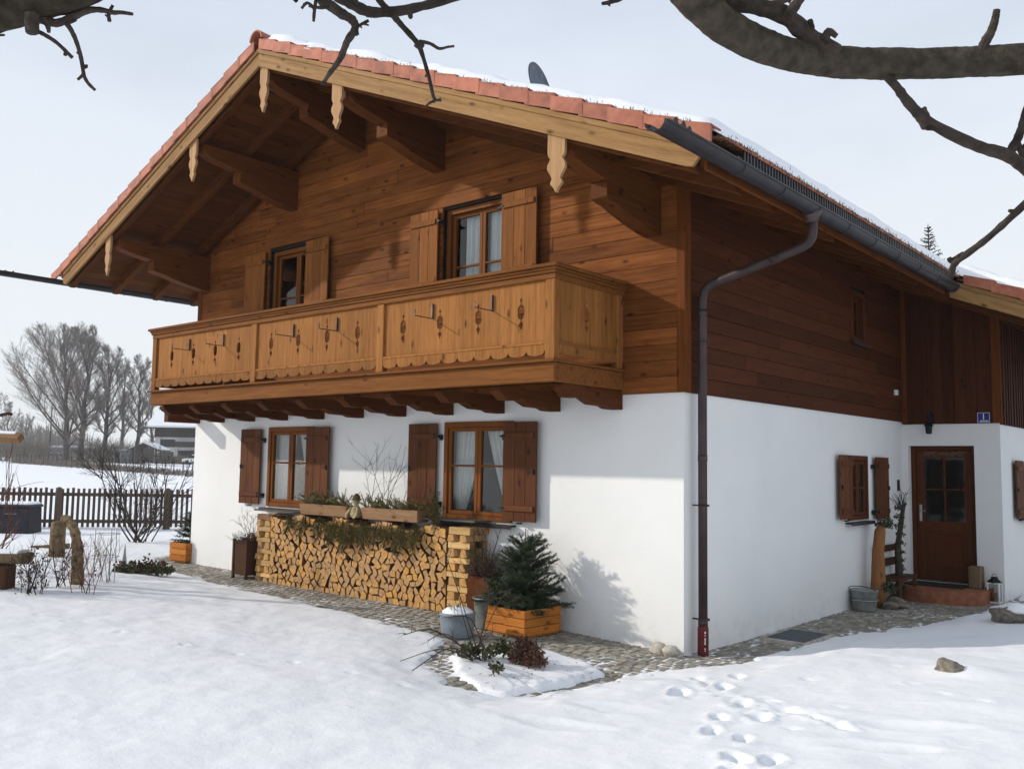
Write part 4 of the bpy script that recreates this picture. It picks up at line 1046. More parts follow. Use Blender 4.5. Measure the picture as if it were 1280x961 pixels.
# light-well grating
gt = thing('light_well_grating', (.40, 2.0, -.03), 'flat dark metal grating set in the paving beside the shaded wall', 'grating')
g0, g1, h0, h1 = .10, .66, 1.56, 2.42
t = MB()
for p, q2 in (((g0, h0), (g1, h0+.035)), ((g0, h1-.035), (g1, h1)), ((g0, h0+.035), (g0+.035, h1-.035)), ((g1-.035, h0+.035), (g1, h1-.035))): t.box((p[0], p[1], -.05), (q2[0], q2[1], .0))
t.build('frame', M['stone'], gt, bevel=.003)
t = MB(); y = h0+.045
while y < h1-.045: t.box((g0+.036, y, -.04), (g1-.036, y+.009, -.006)); y += .018
x = g0+.06
while x < g1-.05: t.box((x, h0+.036, -.042), (x+.005, h1-.036, -.008)); x += .07
t.build('bar', M['slate'], gt)
t = MB(); t.box((g0+.036, h0+.036, -.06), (g1-.036, h1-.036, -.045)); t.build('base', M['dark'], gt)

# ------------------------------------------------------------------ entrance
st = thing('entrance_step', (.68, 6.85, -.04), 'rounded terracotta step in front of the entrance door', 'step')
t = MB(); pts = [(.02, 7.16), (.02, 6.60)] + [(.67-.65*cos(pi*k/14), 6.60-.42*sin(pi*k/14)) for k in range(1, 14)] + [(1.32, 6.60), (1.32, 7.16)]
t.prism(pts, lambda u, v, h: (u, v, h), -.05, .165); t.build('tread', M['terra'], st, bevel=.012)
t = MB(); t.box((.14, 6.62, .166), (1.0, 7.12, .185)); tag(t.build('door_mat', M['dark'], None, (.58, 6.9, .09), bevel=.005), 'dark doormat lying on the terracotta step', 'doormat')
t = MB(); t.box((1.04, 6.82, .167), (1.22, 7.05, .50)); tag(t.build('wooden_block', M['weather'], None, (1.09, 6.95, .09), bevel=.015), 'upright wooden block on the step right of the door', 'block')
ln = thing('lantern', (1.38, 6.99, -.03), 'white metal candle lantern on the paving right of the entrance step', 'lantern')
lx, ly, lz = 1.37, 6.98, -.03
t = MB()
for dx in (-.085, .073):
    for dy in (-.085, .073): t.box((lx+dx-.004, ly+dy-.004, lz+.02), (lx+dx+.016, ly+dy+.016, lz+.29))
t.box((lx-.095, ly-.095, lz), (lx+.095, ly+.095, lz+.02)); t.box((lx-.092, ly-.092, lz+.29), (lx+.092, ly+.092, lz+.302)); t.build('frame', M['white'], ln, bevel=.002)
t = MB(); t.lathe((lx, ly, lz+.302), [(.115, 0), (.05, .06), (.05, .085), (.02, .09), (0, .09)], 4); t.tube([(lx+.03*cos(w), ly, lz+.40+.035*sin(w)) for w in [2*pi*k/12 for k in range(13)]], .004, 5); t.build('roof', M['iron'], ln)
t = MB(); t.lathe((lx, ly, lz+.02), [(.035, 0), (.035, .13), (0, .13)], 14); t.build('candle', M['straw'], ln)
t = MB()
for s_ in (-1, 1): t.add([(lx-.078, ly+.079*s_, lz+.02), (lx+.078, ly+.079*s_, lz+.02), (lx+.078, ly+.079*s_, lz+.29), (lx-.078, ly+.079*s_, lz+.29)], [(0, 1, 2, 3) if s_ < 0 else (3, 2, 1, 0)]); t.add([(lx+.079*s_, ly-.078, lz+.02), (lx+.079*s_, ly+.078, lz+.02), (lx+.079*s_, ly+.078, lz+.29), (lx+.079*s_, ly-.078, lz+.29)], [(0, 1, 2, 3) if s_ > 0 else (3, 2, 1, 0)])
t.build('pane', M['glass'], ln)
tb = thing('zinc_tub', (.17, 4.72, -.03), 'round galvanised tub against the shaded wall below the small window', 'tub')
t = MB(); t.lathe((.19, 4.74, -.03), [(0, 0), (.15, 0), (.155, .01), (.185, .27), (.195, .28), (.19, .29), (.175, .28), (.15, .05), (0, .05)], 28); t.tube([(.19+.19*cos(w), 4.74+.19*sin(w), .12) for w in [2*pi*k/28 for k in range(29)]], .008, 5); t.build('body', M['zinc'], tb, smooth=True)
t = MB(); t.tube([(.19+.19*cos(w), 4.74-.06-.1*sin(w), .26+.06*sin(w)) for w in [pi*k/12 for k in range(13)]], .006, 5); t.build('handle', M['iron'], tb)
lg = thing('log_post', (.20, 5.30, -.03), 'upright orange brown log post with bark remnants beside the zinc tub', 'log post')
t = MB(); t.tube([(.20, 5.25, -.03), (.21, 5.28, .35), (.20, 5.32, .75), (.22, 5.36, 1.05), (.24, 5.38, 1.14)], [.12, .105, .085, .08, .05], 12); t.build('trunk', wood('peeled_log', (.15, .06, .022), (.3, .14, .055), 'Z', var=.2), lg, smooth=True)
t = MB(); q = random.Random(77); leafclump(t, (.27, 5.42, 1.12), .13, .13, .15, 200, .05, q); leafclump(t, (.3, 5.34, .2), .16, .2, .14, 220, .06, q); t.build('ivy', M['heath2'], lg)
lb = thing('ivy_branch', (.25, 6.20, -.03), 'gnarled ivy covered branch standing by the wall left of the door', 'branch')
t = MB(); pts = [(.22, 6.1, .0), (.25, 6.12, .4), (.22, 6.15, .8), (.26, 6.2, 1.15), (.28, 6.25, 1.38), (.31, 6.3, 1.45)]; t.tube(pts, [.06, .05, .045, .04, .03, .015], 8)
for k in range(10): twigs(t, (.27, 6.24, 1.35), (q.gauss(0, .5), q.gauss(0, .4), 1), .28, .006, q, 1)
t.build('trunk', M['bark'], lb)
t = MB()
for z in np.linspace(.15, 1.35, 10): leafclump(t, (.25, 6.16, float(z)), .08, .09, .08, 50, .045, q)
t.build('ivy', M['heath2'], lb)
bn = thing('wooden_bench', (.20, 6.0, -.03), 'dark wooden bench against the wall left of the entrance step', 'bench')
t = MB(); t.box((.06, 5.62, .30), (.40, 6.52, .345)); t.build('seat', M['darkbox'], bn, bevel=.008)
for z0_, z1_ in ((.48, .60), (.70, .80)): t = MB(); t.box((.05, 5.62, z0_), (.075, 6.52, z1_)); t.build('back_slat', M['darkbox'], bn, bevel=.006)
for x in (.08, .34):
    for y in (5.68, 6.42): t = MB(); t.box((x, y, -.03), (x+.045, y+.045, .82 if x < .2 else .30)); t.build('leg', M['darkbox'], bn, bevel=.005)
for x, y, rd, lab in ((.42, 5.15, .10, 'rough grey stone on the paving in front of the log post'), (.52, 5.32, .08, 'smaller grey stone on the paving nearest the entrance step'), (.33, 5.55, .13, 'dark mossy stone under the bench by the log post')):
    t = MB(); rock(t, (x, y, .01), rd, int(y*100), (1.2, 1, .6)); tag(t.build('garden_stone', M['dstone'], None, (x, y, 0), smooth=True), lab, 'stone', 'stones by the entrance')
P = onground(1187, 845); t = MB(); rock(t, (P.x, P.y, P.z+.05), .11, 5, (1.1, .9, .9), 12); tag(t.build('field_stone', M['dstone'], None, P, smooth=True), 'rough stone poking out of the sunlit snow on the lawn', 'stone')
P2 = onground(1262, 776); t = MB(); rock(t, (P2.x, P2.y, P2.z+.06), .2, 9, (1.1, .9, .6), 12); tag(t.build('boulder', M['dstone'], None, P2, smooth=True), 'dark boulder with a snow cap in the shaded snow before the entrance', 'boulder')
t = MB(); rock(t, (P2.x+.06, P2.y+.06, P2.z+.15), .16, 19, (1.1, .9, .4), 10); tag(t.build('snow_cap', M['snow'], None, P2, smooth=True), 'snow lying on the dark boulder before the entrance', 'snow', kind='stuff')
# ------------------------------------------------------------------ ground: snow, paving
PAVE = [(-11.6, 1.6), (-10.9, .3), (-10.51, -.25), (-9.11, -.79), (-7.95, -.97), (-6.4, -1.14), (-4.41, -1.29), (-3.26, -1.37), (-2.37, -1.38), (-1.97, -1.54), (-1.62, -2.02),
        (-1.25, -2.46), (-.88, -2.66), (-.51, -2.75), (-.19, -2.72), (-.03, -2.3), (.06, -1.7), (.16, -1.1), (.41, -.53), (.65, 0), (.57, .79), (.72, 2.36), (1.19, 3.98), (1.47, 5.63), (1.52, 6.7), (1.75, 7.3), (1.2, 9), (-.2, 9), (-.2, .2), (-9.5, .2), (-9.5, 1.6)]
BED = [(-1.45, -1.50), (-1.50, -1.90), (-1.15, -2.28), (-.80, -2.50), (-.42, -2.62), (-.20, -2.60), (-.11, -2.3), (-.05, -1.95), (-.03, -1.4), (-.42, -1.13), (-.93, -1.07), (-1.28, -1.2)]
def sdist(poly, X, Y):
    n = len(poly); d = np.full(X.shape, 1e9); ins = np.zeros(X.shape, bool)
    for i in range(n):
        ax, ay = poly[i]; bx_, by = poly[(i+1) % n]; ex, ey = bx_-ax, by-ay
        k = np.clip(((X-ax)*ex+(Y-ay)*ey)/(ex*ex+ey*ey), 0, 1)
        d = np.minimum(d, np.hypot(X-ax-k*ex, Y-ay-k*ey))
        c = ((ay > Y) != (by > Y)) & (X < (bx_-ax)*(Y-ay)/((by-ay) if by != ay else 1e-9)+ax); ins ^= c
    return np.where(ins, -d, d)
rng = np.random.default_rng(4)
def vnoise(X, Y, sc, seed):                     # smooth value noise
    g = np.random.default_rng(seed).random((256, 256))
    x, y = X/sc+100.37, Y/sc+57.91; xi, yi = np.floor(x).astype(int), np.floor(y).astype(int); fx, fy = x-xi, y-yi
    fx = fx*fx*(3-2*fx); fy = fy*fy*(3-2*fy)
    a = g[xi % 256, yi % 256]; b = g[(xi+1) % 256, yi % 256]; c = g[xi % 256, (yi+1) % 256]; d = g[(xi+1) % 256, (yi+1) % 256]
    return (a*(1-fx)+b*fx)*(1-fy)+(c*(1-fx)+d*fx)*fy-.5
def axis_vals(lo, hi, st, far):
    v = list(np.arange(lo, hi, st)); s_ = st; x = lo; a = []
    while x > -far: s_ *= 1.13; x -= s_; a.append(x)
    b = []; s_ = st; x = v[-1]
    while x < far: s_ *= 1.13; x += s_; b.append(x)
    return np.array(a[::-1]+v+b)
xs = axis_vals(-12.2, 5.2, .034, 900); ys = axis_vals(-9.3, 8.2, .034, 900)
X, Y = np.meshgrid(xs, ys, indexing='ij')
D = np.hypot(X, Y)
Z = .09+.017*np.clip(-X, 0, 9.7)+.025*np.clip(-Y-1.3, 0, 9)+.06*np.clip(X-.9, 0, 2.5)+.0078*np.clip(D-16, 0, 144)
near = D < 30
amp = np.clip(D/8, .5, 1)
Z += (.07*vnoise(X, Y, 3.1, 1)+.035*vnoise(X, Y, 1.1, 2))*np.clip((sdist(PAVE, X, Y))*.8, 0, 1) + .020*vnoise(X, Y, .36, 3)+.011*vnoise(X, Y, .15, 8)+.006*vnoise(X, Y, .07, 9)
Z += np.where(D > 30, 1.2*vnoise(X, Y, 60, 5)*np.clip((D-30)/200, 0, 1), 0)
# footprints and tracks
def dent(px, py, ang, a, b, dep):
    P = onground(px, py); c, s_ = cos(ang), sin(ang); global Z
    u = ((X-P.x)*c+(Y-P.y)*s_)/a; v = (-(X-P.x)*s_+(Y-P.y)*c)/b; q2 = u*u+v*v; Z = Z + .022*(dep/.07)*vnoise(X, Y, .045, 77)*np.exp(-q2/3.5)
    Z = Z - dep*np.exp(-q2**2) + .35*dep*np.exp(-(np.sqrt(q2)-1.45)**2/.12)
for px, py, an in ((899, 893, 2.2), (889, 908, 2.0), (929, 918, 2.1), (921, 944, 2.3), (965, 946, 1.9), (917, 962, 2.1), (922, 845, 2.2), (849, 864, 2.), (905, 858, 2.3), (930, 876, 2.1), (872, 848, 2.2), (950, 893, 2.0)):
    dent(px, py, an, .13+R.uniform(-.03, .02), .055+R.uniform(-.01, .01), .058)
for (x0_, y0_), (x1_, y1_) in (((868, 845), (950, 895)), ((950, 870), (1060, 905))):
    for k in range(14): dent(x0_+(x1_-x0_)*k/13+R.uniform(-3, 3), y0_+(y1_-y0_)*k/13+R.uniform(-2, 2), R.uniform(0, 3), .09, .05, .018)
for px, py in ((46, 768), (82, 776), (230, 805), (297, 813), (367, 825), (439, 839), (504, 853), (150, 790), (1085, 795), (1098, 800), (1120, 835), (1140, 855), (1010, 848), (1050, 880), (1080, 905), (990, 905), (1180, 870), (1230, 880)): dent(px, py, -.4, .07, .035, .016)
for px, py in ((590, 840), (980, 885), (1100, 930), (760, 880), (700, 900), (1150, 905)): dent(px, py, .3, .3, .12, .02)
P = onground(1187, 845); Z += .09*np.exp(-(((X-P.x-.12)/.32)**2+((Y-P.y-.1)/.25)**2))
P = onground(1222, 768); Z += .05*np.exp(-(((X-P.x)/.5)**2+((Y-P.y)/.3)**2))
sd = sdist(PAVE, X, Y); bd = sdist(BED, X, Y)
wob = .12*vnoise(X, Y, .22, 11)+.09*vnoise(X, Y, .6, 12)+.08*vnoise(X, Y, .08, 14)
open_ = np.maximum(sd, -bd) + wob                 # negative on bare paving
pvx = np.interp(X, [-1000, -12, -9.7, -3.3, 0, 1000], [.17, .17, .165, .12, 0, 0]) - np.where(X > -.5, .035*np.clip(Y/1.2, 0, 1), 0)
thin = pvx+.028+.02*vnoise(X, Y, .3, 21)+.012*vnoise(X, Y, .1, 22)
f2 = np.clip((open_-.02)/.75, 0, 1); f2 = f2*f2*(3-2*f2)
inbed = np.clip(-bd/.05+.5, 0, 1)
full = thin*(1-f2)+Z*f2
full = full*(1-inbed)+(pvx+.045+.04*vnoise(X, Y, .35, 23)+.015*vnoise(X, Y, .1, 24))*inbed
k = np.clip((open_+.03)/.10, 0, 1); k = k*k*(3-2*k)
dust = np.where((vnoise(X, Y, .5, 31)+.6*vnoise(X, Y, .14, 32)) > (.02+np.clip(-open_-.05, 0, 1)*.9), pvx-.0035, pvx-.05)
Z = dust*(1-k)+full*k
house_in = (X > -9.6) & (X < -.1) & (Y > .12) & (Y < 13.4) | (X > -.2) & (X < 1.4) & (Y > 7.3) & (Y < 13.4)
Z = np.where(house_in, pvx-.06, Z)
nx2, ny2 = X.shape
V = np.stack([X, Y, Z], -1).reshape(-1, 3)
idx = np.arange(nx2*ny2).reshape(nx2, ny2)
F = np.stack([idx[:-1, :-1], idx[1:, :-1], idx[1:, 1:], idx[:-1, 1:]], -1).reshape(-1, 4)
me = bpy.data.meshes.new('snow_ground'); me.vertices.add(len(V)); me.vertices.foreach_set('co', V.astype(np.float32).ravel())
me.loops.add(F.size); me.loops.foreach_set('vertex_index', F.astype(np.int32).ravel()); me.polygons.add(len(F))
me.polygons.foreach_set('loop_start', np.arange(0, F.size, 4, dtype=np.int32)); me.polygons.foreach_set('loop_total', np.full(len(F), 4, np.int32))
me.polygons.foreach_set('use_smooth', np.ones(len(F), bool)); me.update(calc_edges=True); me.validate()
me.materials.append(M['snow']); o = bpy.data.objects.new('ground', me); COL.objects.link(o); tag(o, 'snow covered lawn and fields', None, None, 'structure')
# paving: joint bed and setts
def inside(poly, x, y, d):
    return float(sdist(poly, np.array([x]), np.array([y]))[0]) < d
bm_ = MB(); q = random.Random(31)
gx = np.arange(-11.8, 2.1, .3); gy = np.arange(-3.0, 9.2, .3)
for a in gx:
    for b in gy:
        if inside(PAVE, a+.15, b+.15, .35): bm_.add([(x, y, PV(x, y)-.008) for x, y in ((a, b), (a+.3, b), (a+.3, b+.3), (a, b+.3))], [(0, 1, 2, 3)])
bo = bm_.build('paving', M['bed']); tag(bo, 'granite sett paving round the house', None, None, 'structure')
cen = []
row = 0; y = -2.85
while y < 8.6:
    x = -11.5+(.06 if row % 2 else 0)
    while x < 1.9: cen.append((x+q.uniform(-.008, .008), y+q.uniform(-.008, .008))); x += q.uniform(.105, .145)
    y += .105; row += 1
cen = np.array(cen); dd = sdist(PAVE, cen[:, 0], cen[:, 1]); db = sdist(BED, cen[:, 0], cen[:, 1])
t = MB()
for (x, y), d1, d2 in zip(cen, dd, db):
    if d1 > .12 or d2 < -.12: continue
    if .06 < x < .70 and 1.5 < y < 2.48: continue
    z = PV(x, y); w, h = q.uniform(.042, .056), .044; an = q.gauss(0, .07); c, s_ = cos(an), sin(an); tz = q.uniform(-.004, .004)
    def pt(u, v, zz): return (x+u*c-v*s_, y+u*s_+v*c, zz)
    lo = [pt(-w, -h, z-.02), pt(w, -h, z-.02), pt(w, h, z-.02), pt(-w, h, z-.02)]
    md = [pt(-w*.97, -h*.97, z-.005), pt(w*.97, -h*.97, z-.005), pt(w*.97, h*.97, z-.005), pt(-w*.97, h*.97, z-.005)]
    tp = [pt(u*w*.84+q.uniform(-.005, .005), v*h*.84+q.uniform(-.005, .005), z+tz*.6+q.uniform(-.0015, .0015)) for u, v in ((-1, -1), (1, -1), (1, 1), (-1, 1))]
    t.add(lo+md+tp, [(0, 1, 5, 4), (1, 2, 6, 5), (2, 3, 7, 6), (3, 0, 4, 7), (4, 5, 9, 8), (5, 6, 10, 9), (6, 7, 11, 10), (7, 4, 8, 11), (8, 9, 10, 11)], q.random())
t.build('setts', M['sett'], bo)
# snow on the right roof slope
def roofsnow(x0, x1, y0, y1, th, seed, nx_, ny_, edge=.16):
    xv = np.linspace(x0, x1, nx_); yv = np.linspace(y0, y1, ny_); A, B = np.meshgrid(xv, yv, indexing='ij')
    e = np.minimum.reduce([A-x0, (x1-A)*2.8, B-y0, y1-B]); h = th*np.sqrt(np.clip(e/edge, 0, 1))*(1+(.6*vnoise(A, B, .6, seed)+.6*vnoise(A, B, .2, seed+1))*np.where(x1-A < .8, .35, 1))
    zz = RZ-MS*np.abs(A-RX)+  .402+h-np.where(e < 1e-6, .04, 0)
    ragged = .10*vnoise(A*0+3, B, .3, seed+2)*(A > (x0+x1)/2)
    A2 = A + .04*vnoise(A, B, .35, seed+5)*np.clip(1-e/.2, 0, 1); B2 = B + .10*vnoise(A, B, .3, seed+6)*np.clip(1-e/.25, 0, 1)
    zz = zz + MS*(A-A2)*0
    mb = MB(); n, m_ = A.shape
    mb.add([(float(A2[i, j]), float(B2[i, j]), float(zz[i, j]-MS*(A2[i, j]-A[i, j]))) for i in range(n) for j in range(m_)], [(i*m_+j, (i+1)*m_+j, (i+1)*m_+j+1, i*m_+j+1) for i in range(n-1) for j in range(m_-1)])
    return mb
t = roofsnow(RX+.16, ER+.17, VY-.05, BACK+.6, .11, 3, 80, 260); t2 = roofsnow(ER+.05, WE+.12, 5.32, BACK+.6, .13, 9, 30, 130)
tag(t.build('roof_snow', M['snow'], None, (-2, 3, 6), smooth=True), 'thick snow lying on the main roof slope above the gutter', 'snow', None, 'stuff')
tag(t2.build('roof_snow', M['snow'], None, (2, 9, 4.5), smooth=True), 'snow lying on the lower roof over the entrance', 'snow', None, 'stuff')
t = MB(); q = random.Random(2)
def tuft(x, y, z, n, h):
    for _ in range(n):
        p = Vector((x+q.gauss(0, .035), y+q.gauss(0, .03), z)); d = Vector((q.gauss(0, .35), q.gauss(-.1, .35), 1)).normalized()*h*q.uniform(.5, 1.2); w = Vector((.003, .002, 0))
        t.add([p-w, p+w, p+d], [(0, 1, 2)], q.random())
x = RX+1.0; 
while x < ER: tuft(x, VY-.05+q.uniform(-.02, .03), rz(x)+.385, q.randint(3, 12), .035); x += q.uniform(.05, .12)
y = VY
while y < 5.2: tuft(ER+.21, y, rz(ER+.21)+.315, q.randint(8, 14), .045); y += .03
tag(t.build('dry_moss', M['moss']), 'dry brown moss and grass blades along the tile edges', 'moss', None, 'stuff')

t = MB(); q = random.Random(55)
for _ in range(90):
    x, y = q.gauss(-.35, .35), q.gauss(-1.75, .4); z = (PV(x, y)+.055); a_ = q.uniform(0, 6.28); l_ = q.uniform(.008, .03); d = Vector((cos(a_), sin(a_), q.uniform(-.1, .2)))*l_; w_ = Vector((-d.y, d.x, 0))*.35
    t.add([Vector((x, y, z))-d, Vector((x, y, z))+w_, Vector((x, y, z+.004))+d, Vector((x, y, z))-w_], [(0, 1, 2, 3)], q.random())
tag(t.build('leaf_litter', M['leafred']), 'scattered dead leaf bits on the snow of the small bed', 'leaves', None, 'stuff')

# ------------------------------------------------------------------ garden on the left
def fence_line(x, y): return S(x, y)
A = Vector((-22.5, -6.1)); B = Vector((-14.4, 5.9)); dirf = (B-A).normalized(); lenf = (B-A).length
fz = lambda p: S(p.x, p.y)-.05
fn = thing('picket_fence', (-17.6, 1.15, .25), 'dark weathered picket fence with round topped posts across the snowy garden', 'fence')
t = MB(); s_ = .0; ang = atan2(dirf.y, dirf.x); nrm = Vector((-dirf.y, dirf.x))
def fbox(mb, s0, s1, n0, n1, z0, z1, r=None):
    cs = []
    for zz in (z0, z1):
        for a_, b_ in ((s0, n0), (s1, n0), (s1, n1), (s0, n1)):
            p = A+dirf*a_+nrm*b_; cs.append((p.x, p.y, fz(p)+zz))
    mb.hexa(cs, r)
s0 = (Vector((-17.58, 1.13))-A).dot(dirf)
nm = 0; s_ = 0.05
pk = []
while s_ < lenf:
    pk.append(s_); s_ += .118+R.uniform(-.004, .004)
pk = sorted(pk, key=lambda v: abs(v-s0-1.5))[:96]
for s_ in pk:
    t = MB(); h = 1.0+R.uniform(-.02, .015); fbox(t, s_-.03, s_+.03, .03, .052, .07, h); t.build('picket', M['fence'], fn)
t = MB(); fbox(t, min(pk)-.1, max(pk)+.1, -.02, .029, .78, .86); fbox(t, min(pk)-.1, max(pk)+.1, -.02, .029, .14, .22); t.build('rail', M['fence'], fn)
for kx in (-2.44, 0, 2.44, 4.88):
    p = A+dirf*(s0+kx); t = MB(); z = fz(p)
    if min(pk)-.3 < s0+kx < max(pk)+.3:
        t.tube([(p.x-nrm.x*.1, p.y-nrm.y*.1, z-.1), (p.x-nrm.x*.1, p.y-nrm.y*.1, z+.93), (p.x-nrm.x*.1, p.y-nrm.y*.1, z+1.0), (p.x-nrm.x*.1, p.y-nrm.y*.1, z+1.03)], [.085, .08, .065, .03], 12); t.build('post', M['fence'], fn)
# dark composter box
P = onground(45, 655); cx, cy, cz = -16.6, .05, S(-16.6, .05)
cb = thing('compost_box', (cx, cy, cz), 'dark grey plastic compost box topped with snow in front of the picket fence', 'compost bin')
d1 = (RT*1).copy(); d1.z = 0; d1.normalize(); d2 = Vector((-d1.y, d1.x, 0)); c0 = at(22, 652, 20.2); c0.z = S(c0.x, c0.y)
cb.location = c0
def lbox(mb, a0, a1, b0, b1, z0, z1, tp=1.0):
    cs = []
    for zz, k_ in ((z0, 1), (z1, tp)):
        for a_, b_ in ((a0, b0), (a1, b0), (a1, b1), (a0, b1)): p = c0+d1*a_*k_+d2*b_*k_; cs.append((p.x, p.y, c0.z+zz))
    mb.hexa(cs)
t = MB(); lbox(t, -.48, .40, -.3, .3, -.05, .58, .95); t.build('body', M['plastic'], cb, bevel=.02)
t = MB(); lbox(t, -.49, .41, -.32, .32, .582, .64, .96); t.build('lid', M['plastic'], cb, bevel=.015)
t = MB(); lbox(t, -.12, .12, -.301, -.29, .44, .455); t.build('handle', M['far_grey'], cb)
t = MB(); lbox(t, -.46, .38, -.29, .29, .642, .70, .9); t.build('snow_cap', M['snow'], cb, bevel=.03, seg=2)
# bare garden shrub in front of the fence
def bare_shrub(name, P, h, n, mat, label, seed, spread=.5, rad=.03, depth=3, group=None):
    q = random.Random(seed); r = thing(name, P, label, 'shrub', group); t = MB()
    for k in range(n):
        w = 2*pi*k/n+q.gauss(0, .3); d = Vector((cos(w)*spread, sin(w)*spread, 1))*1.0
        twigs(t, P+Vector((q.gauss(0, .08), q.gauss(0, .08), -.05)), d, h*q.uniform(.75, 1.1), rad*q.uniform(.6, 1.1), q, depth, .22, .25, 4, .6)
    t.build('stem', M[mat], r)
    return r
P = at(178, 657, 18.5); P.z = S(P.x, P.y); bare_shrub('bare_shrub', P, 1.75, 13, 'twig', 'large bare multi-stemmed shrub in front of the picket fence', 3, .85, .019, 3)
# rustic bench at the left edge
c0 = at(0, 690, 11.6); c0.z = S(c0.x, c0.y)
rbn = thing('log_bench', c0, 'rustic half log bench on a dark block, thick snow on its seat', 'bench')
t = MB(); pts = []
for k in range(9): w = pi+pi*k/8; pts.append((.16*cos(w), .42+.11*sin(w)))
pts += [(.16, .45), (-.16, .45)]
t.prism(pts, lambda u, v, h: tuple(c0+d1*h+d2*u+Vector((0, 0, v))), -1.2, .36); t.build('seat', M['weather'], rbn, bevel=.012)
t = MB(); lbox(t, -.55, .16, -.13, .13, -.06, .305); t.build('block', M['darkbox'], rbn, bevel=.02)
t = MB(); pts = [(-.155, .452), (.155, .452), (.15, .475), (.10, .492), (0, .496), (-.10, .492), (-.15, .475)]
t.prism(pts, lambda u, v, h: tuple(c0+d1*h+d2*u+Vector((0, 0, v))), -1.18, .30); t.build('snow_cap', M['snow'], rbn, bevel=.02, seg=3)
# weathered trunk and stump
P = at(98, 706, 12.2); P.z = S(P.x, P.y); q = random.Random(14)
pp = smooth_path([P+Vector((0, 0, -.05)), P-d1*.01+Vector((0, 0, .25)), P-d1*.03+Vector((0, 0, .5)), P-d1*.08+Vector((0, 0, .72)), P-d1*.17+Vector((0, 0, .86)), P-d1*.26+Vector((0, 0, .88))], 5)
t = MB(); t.tube(pp, [(.085-.04*i/len(pp))*(1+q.uniform(-.12, .14)) for i in range(len(pp))], 11); tag(t.build('weathered_trunk', M['rough'], None, P, smooth=True), 'weathered leaning tree trunk standing in the left flower bed', 'tree trunk')
P = at(73, 656, 15.5); P.z = S(P.x, P.y)
t = MB(); t.tube([P+Vector((0, 0, -.05)), P+Vector((0, 0, .5)), P+Vector((0, 0, .60))], [.13, .12, .10], 14); tag(t.build('wooden_stump', M['rough'], None, P, smooth=True), 'pale thick wooden stump standing behind the leaning trunk', 'stump')
P = at(64, 658, 17.); P.z = S(P.x, P.y)
t = MB(); lp = P-d1*.35; t.tube([lp, lp+d1*.7+Vector((0, 0, .06))], .05, 8); tag(t.build('fallen_log', M['weather'], None, P), 'short dark log lying on the snow by the thick stump', 'log')
for px, py, dp, h, n, mat, lab, sd in ((35, 708, 11.3, .55, 5, 'twig', 'withered seed head stems in snow beside the log bench', 5), (48, 710, 11.2, .6, 5, 'twig', 'dark withered perennial between log bench and leaning trunk', 6), (108, 716, 11.5, .75, 7, 'rtwig', 'small reddish bare shrub right of the leaning trunk', 7), (82, 706, 12.0, .7, 8, 'twig', 'pale thin dry stems around the leaning trunk', 8)):
    P = at(px, py, dp); P.z = S(P.x, P.y); r = bare_shrub('withered_plant', P, h, n, mat, lab, sd, .35, .008, 2, 'withered plants in the left flower bed')
    t = MB(); q = random.Random(sd)
    for k in range(40 if sd < 7 else 8): leafclump(t, P+Vector((q.gauss(0, .12), q.gauss(0, .12), q.uniform(.05, h*.9))), .02, .02, .02, 2, .04, q)
    t.build('seed_heads', M['twig'], r)['kind'] = 'stuff'
P = at(133, 706, 12.6); P.z = S(P.x, P.y)
pc = thing('plant_support', P, 'thin wire plant support hoop with dry stems in the left flower bed', 'plant support')
t = MB()
for k in range(3): a_ = 2*pi*k/3+.3; t.tube([P+Vector((.16*cos(a_), .16*sin(a_), -.05)), P+Vector((.16*cos(a_), .16*sin(a_), .72))], .006, 5)
for z in (.35, .66): t.tube([P+Vector((.16*cos(2*pi*k/16), .16*sin(2*pi*k/16), z)) for k in range(17)], .005, 5)
t.build('wire', M['zinc'], pc)
t = MB(); q = random.Random(4)
for k in range(6): twigs(t, P+Vector((q.gauss(0, .05), q.gauss(0, .05), 0)), (q.gauss(0, .12), q.gauss(0, .12), 1), .6, .005, q, 1)
t.build('stem', M['twig'], pc)
P = onground(155, 711); t = MB(); t.lathe((P.x, P.y, P.z-.02), [(.055, 0), (.05, .02), (.004, .40), (0, .41)], 4)
tag(t.build('garden_obelisk', M['zinc'], None, P), 'small grey pointed garden spike rising from the evergreen ground shrub', 'ornament')
P = onground(172, 717); lw = thing('low_shrub', P, 'low broad green and red shrub with snow flecks at the edge of the paving', 'shrub')
t = MB(); q = random.Random(12)
for k, (a_, b_, h) in enumerate(((-.25, .05, .14), (-.05, .0, .16), (.18, 0, .17), (.38, .02, .15), (.1, .1, .3))): c_ = P+d1*a_+d2*b_; leafclump(t, (c_.x, c_.y, P.z+.02), .17 if k < 4 else .07, .15 if k < 4 else .07, h, 260 if k < 4 else 90, .055, q)
t.build('leaves', M['leafgrn'], lw)
t = MB()
for k in range(60): c_ = P+d1*q.uniform(-.3, .45)+d2*q.uniform(-.1, .1); leafclump(t, (c_.x, c_.y, P.z+q.uniform(.05, .17)), .03, .03, .02, 3, .05, q)
t.build('red_leaves', M['heather'], lw)
